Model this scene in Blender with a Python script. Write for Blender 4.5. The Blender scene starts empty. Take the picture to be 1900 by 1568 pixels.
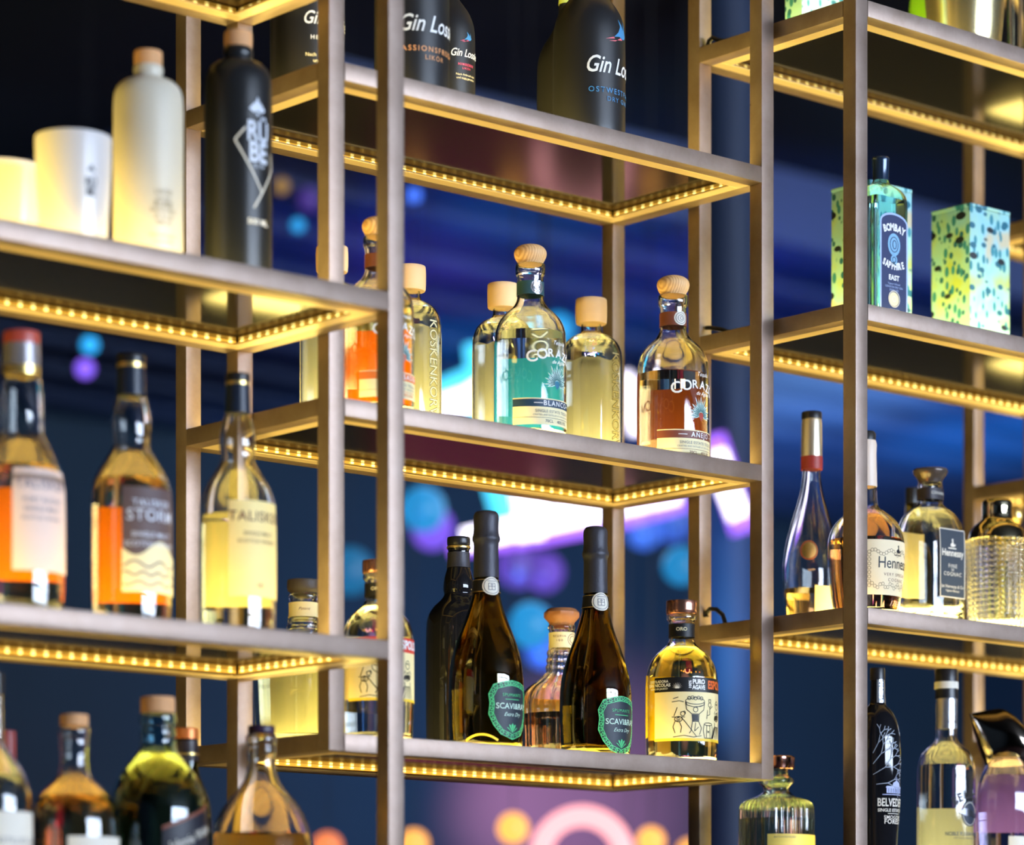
import bpy, bmesh, math, random
from mathutils import Vector, Matrix
random.seed(7)
PI = math.pi
S = bpy.context.scene
C = S.collection
EYE = 1.55                      # camera height above the floor
F = 5853.0                      # focal length in pixels of the 1900 px wide frame
CA, SA = 0.6587, 0.7524         # shelf direction X runs 48.8 deg off the view axis
HY = 1865.0                     # horizon row

# ---------------------------------------------------------------- camera
cam_data = bpy.data.cameras.new('camera')
cam = bpy.data.objects.new('camera', cam_data)
C.objects.link(cam)
S.camera = cam
cam.location = (0, 0, EYE)
cam.rotation_euler = (PI / 2, 0, -math.atan2(CA, SA))
cam_data.sensor_width = 36.0
cam_data.lens = F / 1900 * 36.0
cam_data.shift_x = 0.0
cam_data.shift_y = (HY - 784) / 1900
cam_data.clip_start = 0.05
cam_data.dof.use_dof = True
cam_data.dof.focus_distance = 4.62
cam_data.dof.aperture_fstop = 2.2

# ---------------------------------------------------------------- world, exposure
w = bpy.data.worlds.new('world')
S.world = w
w.use_nodes = True
w.node_tree.nodes['Background'].inputs[0].default_value = (0.10, 0.18, 0.32, 1)
w.node_tree.nodes['Background'].inputs[1].default_value = 0.05
S.view_settings.view_transform = 'Standard'
S.view_settings.look = 'None'
S.view_settings.exposure = 0.3
S.view_settings.gamma = 1.0
S.view_settings.use_curve_mapping = False
S.cycles.use_denoising = True
S.cycles.max_bounces = 14
S.cycles.transmission_bounces = 14
S.cycles.glossy_bounces = 6
S.cycles.diffuse_bounces = 3
S.cycles.sample_clamp_indirect = 6.0

# ---------------------------------------------------------------- picture geometry
def X_at(px, Y):
    a = (px - 950) / F
    return Y * (CA + a * SA) / (SA - a * CA)
def depth(X, Y):
    return X * CA + Y * SA
def pt(px, py, d):
    """the place at depth d that the photograph shows at column px, row py"""
    r = (px - 950) / F * d
    return Vector((CA * d + SA * r, SA * d - CA * r, EYE + (HY - py) / F * d))

# ---------------------------------------------------------------- lamps of the room
def spot(name, loc, target, color, power, size=0.6, blend=0.8, radius=0.15):
    ld = bpy.data.lights.new(name, 'SPOT')
    ld.energy = power; ld.color = color; ld.spot_size = size; ld.spot_blend = blend
    ld.shadow_soft_size = radius
    o = bpy.data.objects.new(name, ld); C.objects.link(o)
    o.location = loc
    o.rotation_euler = (Vector(target) - Vector(loc)).to_track_quat('-Z', 'Y').to_euler()
    return o
def area(name, loc, target, color, power, sx, sy):
    ld = bpy.data.lights.new(name, 'AREA')
    ld.energy = power; ld.color = color; ld.shape = 'RECTANGLE'; ld.size = sx; ld.size_y = sy
    o = bpy.data.objects.new(name, ld); C.objects.link(o)
    o.location = loc
    o.rotation_euler = (Vector(target) - Vector(loc)).to_track_quat('-Z', 'Y').to_euler()
    return o

# coloured stage lights washing the ceiling beams and the back wall
def wash(px, py, hz, color, power, size=0.7, back=2.0, down=2.0):
    """a spot lamp aimed at the ceiling (or wall) point seen at column px, row py; hz = height of that point above the eye"""
    t = pt(px, py, hz * F / (HY - py))
    spot('colour_spot', (t.x - CA * back, t.y - SA * back, t.z - down), t, color, power, size, 0.9, 0.1)
HB = 2.64
wash(930, 470, HB, (0.03, 0.14, 1.0), 170, 0.9)
wash(1000, 405, HB, (0.01, 0.50, 1.0), 150, 0.30)
wash(860, 640, HB, (0.01, 0.45, 1.0), 330, 0.34)
wash(1150, 620, HB, (0.03, 0.35, 1.0), 150, 0.35)
wash(760, 470, HB, (0.42, 0.14, 1.0), 130, 0.28)
wash(800, 540, HB, (0.30, 0.10, 1.0), 130, 0.35)
wash(1220, 500, HB, (0.22, 0.12, 1.0), 120, 0.40)
wash(1500, 520, HB, (0.02, 0.14, 1.0), 170, 0.7)
wash(1500, 730, HB, (0.40, 0.74, 1.0), 900, 0.5)
wash(1870, 820, HB, (0.01, 0.42, 1.0), 600, 0.5)
wash(1620, 800, HB, (0.14, 0.42, 1.0), 260, 0.8)
wash(700, 300, HB, (0.07, 0.10, 1.0), 25, 0.9)
spot('colour_spot', pt(1310, 1500, 8.1), pt(1350, 1080, 9.0), (0.14, 0.50, 0.9), 170, 0.75)  # spot added to light only the lower part of the column
spot('colour_spot', pt(1050, 1700, 13.0), pt(1050, 1530, 15.8), (1.0, 0.22, 0.30), 5500, 0.5, 1.0)  # rose spot added to put a pink glow low on the wall
area('room_fill', (3.5, 8.5, 4.0), (4.2, 11.9, 2.2), (0.12, 0.42, 0.9), 26, 2.0, 1.0)
area('wall_wash', pt(1500, 1500, 14), pt(1450, 1150, 16.5), (0.10, 0.32, 0.8), 60, 2.0, 1.0)
area('red_glow_light', (8.3, 9.2, 2.6), (8.5, 9.9, 0.6), (1.0, 0.15, 0.40), 8, 1.6, 0.6)  # unseen lamp added to redden the seat shape that the panels reflect


# ---------------------------------------------------------------- materials
MATS = {}
def lin(h):
    """sRGB 0-255 triple to linear"""
    return tuple(((c / 255) / 12.92 if c / 255 <= 0.04045 else ((c / 255 + 0.055) / 1.055) ** 2.4) for c in h)
def mat(name, col=(0.5, 0.5, 0.5), rough=0.5, metal=0.0, trans=0.0, ior=1.45, emit=None, es=0.0,
        spec=0.5, bump=0.0, bscale=200.0, coat=0.0, vary=0.0, vscale=30.0, transl=0.0):
    if name in MATS: return MATS[name]
    m = bpy.data.materials.new(name); m.use_nodes = True
    nt = m.node_tree; b = nt.nodes['Principled BSDF']
    b.inputs['Base Color'].default_value = (*col, 1)
    b.inputs['Roughness'].default_value = rough
    b.inputs['Metallic'].default_value = metal
    b.inputs['Transmission Weight'].default_value = trans
    b.inputs['IOR'].default_value = ior
    b.inputs['Specular IOR Level'].default_value = spec
    b.inputs['Coat Weight'].default_value = coat
    if emit:
        b.inputs['Emission Color'].default_value = (*emit, 1)
        b.inputs['Emission Strength'].default_value = es
    tc = nt.nodes.new('ShaderNodeTexCoord')
    if vary > 0:
        n = nt.nodes.new('ShaderNodeTexNoise'); n.inputs['Scale'].default_value = vscale
        n.inputs['Detail'].default_value = 6
        nt.links.new(tc.outputs['Object'], n.inputs['Vector'])
        mx = nt.nodes.new('ShaderNodeMix'); mx.data_type = 'RGBA'
        mx.inputs[6].default_value = (*[c * (1 - vary) for c in col], 1)
        mx.inputs[7].default_value = (*[min(1, c * (1 + vary)) for c in col], 1)
        nt.links.new(n.outputs['Fac'], mx.inputs[0])
        nt.links.new(mx.outputs[2], b.inputs['Base Color'])
    if bump > 0:
        n2 = nt.nodes.new('ShaderNodeTexNoise'); n2.inputs['Scale'].default_value = bscale
        nt.links.new(tc.outputs['Object'], n2.inputs['Vector'])
        bp = nt.nodes.new('ShaderNodeBump'); bp.inputs['Strength'].default_value = bump
        bp.inputs['Distance'].default_value = 0.001
        nt.links.new(n2.outputs['Fac'], bp.inputs['Height'])
        nt.links.new(bp.outputs['Normal'], b.inputs['Normal'])
    if transl > 0:
        tl = nt.nodes.new('ShaderNodeBsdfTranslucent'); tl.inputs[0].default_value = (*col, 1)
        mx = nt.nodes.new('ShaderNodeMixShader'); mx.inputs[0].default_value = transl
        nt.links.new(b.outputs[0], mx.inputs[1]); nt.links.new(tl.outputs[0], mx.inputs[2])
        nt.links.new(mx.outputs[0], nt.nodes['Material Output'].inputs['Surface'])
    MATS[name] = m
    return m
def frame_mat():
    """dark bronze powder coat with scuffs and a few chips"""
    m = mat('bronze_powder_coat', (0.30, 0.235, 0.225), 0.42, 0.55, bump=0.12, bscale=900)
    nt = m.node_tree; b = nt.nodes['Principled BSDF']
    tc = [n for n in nt.nodes if n.type == 'TEX_COORD'][0]
    n = nt.nodes.new('ShaderNodeTexNoise'); n.inputs['Scale'].default_value = 14; n.inputs['Detail'].default_value = 8
    n.inputs['Roughness'].default_value = 0.7
    nt.links.new(tc.outputs['Object'], n.inputs['Vector'])
    r = nt.nodes.new('ShaderNodeValToRGB')
    r.color_ramp.elements[0].position = 0.3; r.color_ramp.elements[0].color = (0.235, 0.165, 0.125, 1)
    r.color_ramp.elements[1].position = 0.7; r.color_ramp.elements[1].color = (0.345, 0.26, 0.215, 1)
    nt.links.new(n.outputs['Fac'], r.inputs['Fac'])
    v = nt.nodes.new('ShaderNodeTexNoise'); v.inputs['Scale'].default_value = 70; v.inputs['Detail'].default_value = 3
    nt.links.new(tc.outputs['Object'], v.inputs['Vector'])
    r2 = nt.nodes.new('ShaderNodeValToRGB')
    r2.color_ramp.elements[0].position = 0.235; r2.color_ramp.elements[0].color = (0.03, 0.025, 0.02, 1)
    r2.color_ramp.elements[1].position = 0.25; r2.color_ramp.elements[1].color = (1, 1, 1, 1)
    nt.links.new(v.outputs['Fac'], r2.inputs['Fac'])
    mx = nt.nodes.new('ShaderNodeMix'); mx.data_type = 'RGBA'; mx.blend_type = 'MULTIPLY'
    mx.inputs[0].default_value = 1
    nt.links.new(r.outputs['Color'], mx.inputs[6]); nt.links.new(r2.outputs['Color'], mx.inputs[7])
    nt.links.new(mx.outputs[2], b.inputs['Base Color'])
    rr = nt.nodes.new('ShaderNodeMapRange')
    rr.inputs['To Min'].default_value = 0.34; rr.inputs['To Max'].default_value = 0.52
    nt.links.new(n.outputs['Fac'], rr.inputs['Value']); nt.links.new(rr.outputs[0], b.inputs['Roughness'])
    return m
M_FRAME = frame_mat()
M_LIP = mat('anodised_profile', (0.85, 0.66, 0.42), 0.4, 0.35)
M_PANEL = mat('black_gloss_panel', (0.012, 0.012, 0.014), 0.10, 0.0, spec=0.6)
WARM = (1.0, 0.70, 0.20)
M_LIT = mat('lit_acrylic', (0.9, 0.85, 0.7), 0.35, emit=(1.0, 0.75, 0.19), es=7.2)
M_STRIP = mat('led_strip_gel', (0.9, 0.7, 0.3), 0.4, emit=(1.0, 0.50, 0.05), es=0.8)
M_BEAD = mat('led_bead', (1, 0.9, 0.5), 0.4, emit=(1.0, 0.78, 0.22), es=3.0)
M_GLASS = mat('clear_glass', (0.97, 0.99, 0.98), 0.0, trans=1, ior=1.48)
M_BLACKPL = mat('black_plastic', (0.012, 0.012, 0.015), 0.35)
M_CORK = mat('natural_cork', lin((214, 160, 110)), 0.7, vary=0.12, vscale=120, bump=0.3, bscale=900)
M_WOOD = None
def wood():
    m = mat('light_turned_wood', lin((232, 184, 128)), 0.55)
    nt = m.node_tree; b = nt.nodes['Principled BSDF']
    tc = [n for n in nt.nodes if n.type == 'TEX_COORD'][0]
    mp = nt.nodes.new('ShaderNodeMapping'); mp.inputs['Scale'].default_value = (60, 60, 18)
    wv = nt.nodes.new('ShaderNodeTexWave'); wv.inputs['Scale'].default_value = 1.6
    wv.inputs['Distortion'].default_value = 6; wv.inputs['Detail'].default_value = 3
    nt.links.new(tc.outputs['Object'], mp.inputs['Vector']); nt.links.new(mp.outputs[0], wv.inputs['Vector'])
    r = nt.nodes.new('ShaderNodeValToRGB')
    r.color_ramp.elements[0].color = (*lin((210, 158, 104)), 1)
    r.color_ramp.elements[1].color = (*lin((240, 198, 142)), 1)
    nt.links.new(wv.outputs['Fac'], r.inputs['Fac']); nt.links.new(r.outputs[0], b.inputs['Base Color'])
    return m
M_WOOD = wood()

# ---------------------------------------------------------------- object helpers
def link(name, me, parent=None, mats=()):
    o = bpy.data.objects.new(name, me); C.objects.link(o)
    for m in mats: me.materials.append(m)
    if parent is not None: o.parent = parent
    return o
def tag(o, label=None, cat=None, group=None, kind=None):
    if label: o['label'] = label
    if cat: o['category'] = cat
    if group: o['group'] = group
    if kind: o['kind'] = kind
    return o
def thing(name, label, cat, loc=(0, 0, 0), rz=0.0, group=None):
    o = bpy.data.objects.new(name, None); C.objects.link(o)
    o.empty_display_size = 0.05
    o.location = loc; o.rotation_euler = (0, 0, rz)
    return tag(o, label, cat, group)
def finish(bm, name, parent, mats, smooth=True, ang=35):
    me = bpy.data.meshes.new(name)
    bmesh.ops.recalc_face_normals(bm, faces=bm.faces)
    bm.to_mesh(me); bm.free()
    if smooth:
        me.polygons.foreach_set('use_smooth', [True] * len(me.polygons))
        me.set_sharp_from_angle(angle=math.radians(ang))
    return link(name, me, parent, mats if isinstance(mats, (list, tuple)) else (mats,))
def add_box(bm, x0, x1, y0, y1, z0, z1, mi=0, bevel=0.0, seg=2):
    r = bmesh.ops.create_cube(bm, size=1)
    vs = r['verts']
    for v in vs:
        v.co = Vector(((x0 + x1) / 2 + v.co.x * (x1 - x0), (y0 + y1) / 2 + v.co.y * (y1 - y0), (z0 + z1) / 2 + v.co.z * (z1 - z0)))
    fs = list({f for v in vs for f in v.link_faces})
    for f in fs: f.material_index = mi
    if bevel > 0:
        es = list({e for v in vs for e in v.link_edges})
        bmesh.ops.bevel(bm, geom=es, offset=bevel, segments=seg, affect='EDGES', profile=0.6)
def box(name, parent, m, x0, x1, y0, y1, z0, z1, bevel=0.0):
    bm = bmesh.new(); add_box(bm, x0, x1, y0, y1, z0, z1, 0, bevel)
    return finish(bm, name, parent, m, smooth=bevel > 0)
def tube(bm, pts, r, seg=10, mi=0):
    """round tube through a polyline"""
    rings = []
    n = len(pts)
    pts = [Vector(p) for p in pts]
    up = Vector((0.13, 0.21, 0.97))
    for i, p in enumerate(pts):
        t = (pts[min(i + 1, n - 1)] - pts[max(i - 1, 0)]).normalized()
        a = t.cross(up)
        if a.length < 1e-3: a = t.cross(Vector((1, 0, 0)))
        a.normalize(); b = t.cross(a).normalized()
        rings.append([bm.verts.new(p + (a * math.cos(2 * PI * k / seg) + b * math.sin(2 * PI * k / seg)) * r) for k in range(seg)])
    for i in range(n - 1):
        for k in range(seg):
            f = bm.faces.new((rings[i][k], rings[i][(k + 1) % seg], rings[i + 1][(k + 1) % seg], rings[i + 1][k])); f.material_index = mi
    for rg in (rings[0], rings[-1]):
        f = bm.faces.new(rg); f.material_index = mi

# ---------------------------------------------------------------- shelving units
P = 0.026                         # square tube
D_UNIT = 0.355
def shelving(label, X0, X1, Y0, levels, zb, zt, Y1=None, front_low=None):
    """zb/zt: foot and head of the posts relative to the eye; front_low: foot when it hangs"""
    Y1 = Y1 or Y0 + D_UNIT
    t = thing('shelving_unit', label, 'shelving', (X0, Y0, EYE + zb), 0, 'open metal shelving units of the back bar')
    W, D = X1 - X0, Y1 - Y0
    for (a, b) in ((0, 0), (W - P, 0), (0, D - P), (W - P, D - P)):
        box('post', t, M_FRAME, a, a + P, b, b + P, 0, zt - zb, 0.0018)
    for z in levels:
        h = z - zb                                # top of the rails
        R = 0.025
        g = 0.0008
        # rails (front, rear, left, right)
        for (x0, x1, y0, y1) in ((P, W - P, 0.0, P), (P, W - P, D - P, D), (0.0, P, P, D - P), (W - P, W, P, D - P)):
            box('rail', t, M_FRAME, x0 + (g if y0 in (0.0,) or y1 == D else 0), x1, y0, y1, h - R, h - 0.0004, 0.0014)
        # inner aluminium profile: a lip round the lower inside edge
        bm = bmesh.new()
        L, T = 0.022, 0.003
        for (x0, x1, y0, y1) in ((P, W - P, P + .0012, P + L), (P, W - P, D - P - L, D - P), (P, P + L, P + L, D - P - L), (W - P - L, W - P, P + L, D - P - L)):
            add_box(bm, x0, x1, y0, y1, h - R + 0.0004, h - R + 0.0004 + T, 0, 0.0006, 1)
        finish(bm, 'profile_lip', t, M_LIP)
        # panel: black gloss underside, lit acrylic top
        box('shelf_panel', t, M_PANEL, P, W - P, P, D - P, h - 0.0130, h - 0.0035)
        box('lit_top', t, M_LIT, P, W - P, P, D - P, h - 0.0034, h - 0.0004)
        # light strips under the panel on the inner faces
        z0, z1 = h - 0.0180, h - 0.0132
        for (ax, fixed, a0, a1, sgn) in (('x', P, P + .02, W - P - .02, 1), ('x', D - P, P + .004, W - P - .004, -1),
                                         ('y', P, P + .02, D - P - .02, 1), ('y', W - P, P + .03, D - P - .004, -1)):
            bm = bmesh.new()
            f0, f1 = sorted((fixed, fixed + sgn * 0.0015))
            if ax == 'x': add_box(bm, a0, a1, f0, f1, z0, z1, 0)
            else: add_box(bm, f0, f1, a0, a1, z0, z1, 0)
            n = int((a1 - a0) / 0.020)
            for i in range(n + 1):
                c = a0 + (a1 - a0) * (i + 0.5) / (n + 1)
                q0, q1 = sorted((fixed + sgn * 0.0015, fixed + sgn * 0.0035))
                zc = z1 - .0018
                if ax == 'x': add_box(bm, c - .0022, c + .0022, q0, q1, zc - .0013, zc + .0013, 1)
                else: add_box(bm, q0, q1, c - .0022, c + .0022, zc - .0013, zc + .0013, 1)
            finish(bm, 'light_strip', t, (M_STRIP, M_BEAD), smooth=False)
    return t

ZB = -0.60
XL1 = 2.589; XM0 = 2.591; XM1 = 3.442; XR0 = 3.450; XR1 = 4.287; XQ0 = 4.290
unit_left = shelving('bronze open shelf unit at the left edge, nearest and most blurred', XL1 - 0.85, XL1, 3.169, (1.3716, 0.9216, 0.4715, 0.0215), ZB, 1.98)
unit_mid = shelving('bronze open shelf unit in the middle holding the turned-wood stopper bottles', XM0, XM1, 3.330, (1.715, 1.265, 0.815, 0.365), 0.340, 1.98)
unit_right = shelving('bronze open shelf unit right of centre holding the two leaf-patterned gift boxes', XR0, XR1, 3.170, (1.490, 1.040, 0.590, 0.140), ZB, 1.98, Y1=3.524)
unit_far = shelving('bronze open shelf unit at the far right edge, mostly outside the picture', XQ0, XQ0 + 0.85, 3.330, (1.818, 1.368, 0.918, 0.468), ZB, 1.98)
# black cable ends that curl over the left side rails of the right unit, next to its rear post
for z, pts in ((1.490, ((.004, -.002), (.010, .010), (.018, .013), (.03, .006), (.05, -.001))),
               (1.040, ((.004, .014), (.012, .013), (.024, .010), (.038, .006), (.055, -.001))),
               (0.590, ((.004, .014), (.003, .020), (.012, .026), (.026, .024), (.040, .014), (.046, -.001)))):
    bm = bmesh.new()
    tube(bm, [(0.012, D_UNIT - P - a, z - ZB + b) for a, b in pts], 0.0035, 10)
    finish(bm, 'power_cable', unit_right, M_BLACKPL)

# ---------------------------------------------------------------- the room
M_WALLB = mat('dark_teal_paint', lin((30, 50, 66)), 0.7, vary=0.15, vscale=2)
M_FLOOR = mat('dark_floor_boards', lin((60, 42, 46)), 0.35, vary=0.3, vscale=5)
M_CEIL = mat('dark_ceiling_paint', lin((14, 16, 26)), 0.9)
M_BEAM = mat('painted_beam', lin((66, 78, 112)), 0.7)
RX0, RX1, RY0, RY1, RZ = -4.0, 14.0, -6.0, 12.0, 4.45
def struct(name, m, *a, **k):
    return tag(box(name, None, m, *a, **k), kind='structure')
struct('floor', M_FLOOR, RX0, RX1, RY0, RY1, -0.1, 0)
struct('ceiling', M_CEIL, RX0, RX1, RY0, RY1, RZ, RZ + 0.1)
struct('wall_back', M_WALLB, RX0, RX1, RY1, RY1 + 0.1, 0, RZ)
struct('wall_right', M_WALLB, RX1, RX1 + 0.1, RY0, RY1, 0, RZ)
struct('wall_left', M_WALLB, RX0 - 0.1, RX0, RY0, RY1, 0, RZ)
# front wall with three tall windows behind the camera
WZ0, WZ1 = 2.4, 4.3
wins = ((2.1, 4.5), (4.7, 7.1), (7.3, 9.7))
bm = bmesh.new()
xs = [RX0] + [v for w2 in wins for v in w2] + [RX1]
for i in range(0, len(xs), 2): add_box(bm, xs[i], xs[i + 1], RY0 - 0.1, RY0, 0, RZ)
for (a, b) in wins:
    add_box(bm, a, b, RY0 - 0.1, RY0, 0, WZ0); add_box(bm, a, b, RY0 - 0.1, RY0, WZ1, RZ)
tag(finish(bm, 'wall_front', None, M_WALLB, smooth=False), kind='structure')
M_PANE = mat('daylight_pane', (0.8, 0.85, 0.9), 0.5, emit=(0.66, 0.79, 1.0), es=36.0)
M_SASH = mat('dark_window_frame', lin((38, 38, 44)), 0.5)
for i, (a, b) in enumerate(wins):
    bm = bmesh.new()
    add_box(bm, a, b, RY0 - 0.08, RY0 - 0.07, WZ0, WZ1, 0)
    for k in range(1, 5):
        x = a + (b - a) * k / 5; add_box(bm, x - .02, x + .02, RY0 - 0.07, RY0 - 0.03, WZ0, WZ1, 1)
    for k in range(0, 5):
        z = WZ0 + (WZ1 - WZ0) * k / 4; add_box(bm, a, b, RY0 - 0.065, RY0 - 0.035, z - .02, z + .02, 1)
    tag(finish(bm, 'window_%d' % (i + 1), None, (M_PANE, M_SASH), smooth=False), kind='structure')

# back bar counter that carries the outer shelving units
cn = thing('back_bar_counter', 'dark long back bar counter under the hanging shelving units', 'counter', (1.6, 3.05, 0))
box('cabinet', cn, mat('dark_stained_wood', lin((52, 38, 34)), 0.5, vary=0.2, vscale=8), 0.05, 3.75, 0.06, 0.70, 0, 0.91, 0.004)
box('worktop', cn, mat('black_stone', lin((26, 26, 30)), 0.2), 0, 3.8, 0, 0.75, 0.91, 0.95, 0.004)
for k in range(5):
    box('door', cn, MATS['dark_stained_wood'], 0.08 + k * 0.74, 0.08 + k * 0.74 + 0.70, 0.042, 0.06, 0.08, 0.88, 0.003)

# ceiling beams that catch the coloured stage light
for i in range(9):
    bm = bmesh.new()
    y = 7.6 + i * 0.50
    add_box(bm, 5.9, 13.95, y, y + 0.24, RZ - 0.26, RZ - 0.001, 0, 0.01)
    o = finish(bm, 'ceiling_beam', None, M_BEAM)
    tag(o, 'blurred broad ceiling beam washed by blue stage light behind the shelves', 'beam', 'ceiling beams behind the shelves')

# round column shape added for a ray of blue light behind the middle unit
def lathe_bm(bm, prof, seg=48, mi=0, shape=None, off=(0, 0, 0)):
    rings = []
    for (r, z) in prof:
        if r < 1e-6:
            rings.append([bm.verts.new((off[0], off[1], off[2] + z))])
        else:
            rg = []
            for k in range(seg):
                th = 2 * PI * k / seg
                if shape: x, y = shape(r, th, z)
                else: x, y = r * math.sin(th), -r * math.cos(th)
                rg.append(bm.verts.new((off[0] + x, off[1] + y, off[2] + z)))
            rings.append(rg)
    for i in range(len(rings) - 1):
        a, b = rings[i], rings[i + 1]
        if len(a) == 1 and len(b) == 1: continue
        for k in range(seg):
            k2 = (k + 1) % seg
            if len(a) == 1: f = bm.faces.new((a[0], b[k2], b[k]))
            elif len(b) == 1: f = bm.faces.new((a[k], a[k2], b[0]))
            else: f = bm.faces.new((a[k], a[k2], b[k2], b[k]))
            f.material_index = mi
cp = pt(1350, 1200, 9.0)
bm = bmesh.new(); lathe_bm(bm, [(0, 0), (0.088, 0), (0.088, RZ - 0.003), (0, RZ - 0.003)], 40)
col = finish(bm, 'light_ray_column', None, mat('column_paint', lin((26, 42, 72)), 0.6))
col.location = (cp.x, cp.y, 0)
tag(col, 'slim round column shape added for a ray of blue light between the shelf units', 'column')

# neon sign of thick tubes behind the middle unit
def glow(name, c, s): return mat(name, (0.02, 0.02, 0.02), 0.4, emit=c, es=s)
N_WH = glow('neon_white', (0.86, 0.80, 1.0), 3.0)
N_CY = glow('neon_cyan', (0.06, 0.55, 0.85), 1.6)
N_PU = glow('neon_violet', (0.36, 0.12, 1.0), 1.5)
N_PK = glow('neon_pink', (1.0, 0.30, 0.42), 2.2)
N_BL = glow('lamp_blue', (0.10, 0.22, 1.0), 1.2)
def tube_obj(name, parent, m, pts_px, d, r, wob=0):
    ps = [pt(x, y, d) for (x, y) in pts_px]
    bm = bmesh.new(); tube(bm, [p - parent.location for p in ps], r, 12)
    return finish(bm, name, parent, m)
ND = 9.0
sg = thing('neon_sign', 'big blurred white and violet neon sign glowing behind the middle shelf unit', 'neon sign', pt(1060, 940, ND))
k = ND / F
tube_obj('letter_tube', sg, N_WH, ((860, 1002), (980, 975), (1120, 945), (1260, 912)), ND, 20 * k)
tube_obj('letter_tube', sg, N_PU, ((835, 1022), (1000, 1000), (1140, 972), (1275, 935)), ND + .03, 13 * k)
tube_obj('letter_tube', sg, N_WH, ((930, 700), (950, 830), (975, 920), (985, 1000)), ND, 26 * k)
tube_obj('letter_tube', sg, N_CY, ((880, 640), (895, 820), (915, 900), (940, 985)), ND + .02, 20 * k)
tube_obj('letter_tube', sg, N_WH, ((760, 700), (800, 760), (870, 742), (930, 700)), ND, 24 * k)
tube_obj('letter_tube', sg, N_CY, ((745, 672), (800, 730), (880, 700), (1000, 640)), ND + .03, 22 * k)
tube_obj('letter_tube', sg, N_WH, ((1150, 700), (1175, 745), (1190, 800)), ND, 22 * k)
tube_obj('letter_tube', sg, N_WH, ((985, 925), (1060, 905), (1150, 915)), ND, 22 * k)
tube_obj('letter_tube', sg, N_WH, ((1328, 840), (1350, 905), (1372, 960)), ND - .2, 20 * k)
tube_obj('letter_tube', sg, N_PU, ((1322, 812), (1345, 880), (1380, 985)), ND - .17, 24 * k)
tube_obj('mounting_bar', sg, M_BLACKPL, ((1010, 300), (1010, 700), (1010, 930)), ND + .12, 5 * k)

# pink loop sign low behind the middle unit
pk = thing('neon_loop', 'blurred pink glowing loop low in the picture under the middle shelf unit', 'neon sign', pt(1080, 1600, 8.0))
k8 = 8.0 / F
bm = bmesh.new()
tube(bm, [pt(1080 + 78 * math.cos(a), 1592 - 78 * math.sin(a), 8.0) - pk.location for a in [PI * (-0.15 + 1.3 * i / 20) for i in range(21)]], 20 * k8, 12)
finish(bm, 'loop_tube', pk, glow('neon_rose', (1.0, 0.40, 0.42), 1.5))
bm = bmesh.new()
tube(bm, [pt(1080 + 78 * math.cos(a), 1592 - 78 * math.sin(a), 8.02) - pk.location for a in [PI * (1.15 + 0.7 * i / 12) for i in range(13)]], 12 * k8, 12)
finish(bm, 'loop_bracket', pk, M_BLACKPL)

# globe lamps far behind, seen as soft discs
def globe(px, py, rpx, d, color, s, label, group):
    p = pt(px, py, d)
    t = thing('globe_lamp', label, 'lamp', p, 0, group)
    bm = bmesh.new(); bmesh.ops.create_uvsphere(bm, u_segments=24, v_segments=14, radius=rpx * d / F)
    finish(bm, 'lamp_shade', t, glow('shade_%02x%02x%02x_%d' % (*[int(c * 255) for c in color], int(s * 10)), color, s))
    bm = bmesh.new(); tube(bm, [(0, 0, rpx * d / F * 0.98), (0, 0, RZ - 0.003 - p.z)], 0.0015, 6)
    finish(bm, 'cord', t, M_BLACKPL)
G1 = 'round lamps far behind the shelves'
CYC = (0.02, 0.34, 0.78); BLU = (0.05, 0.16, 0.85); VIO = (0.22, 0.10, 0.85); ORA = (1.0, 0.42, 0.08); PNK = (1.0, 0.12, 0.35); YEL = (0.8, 0.45, 0.10)
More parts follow.
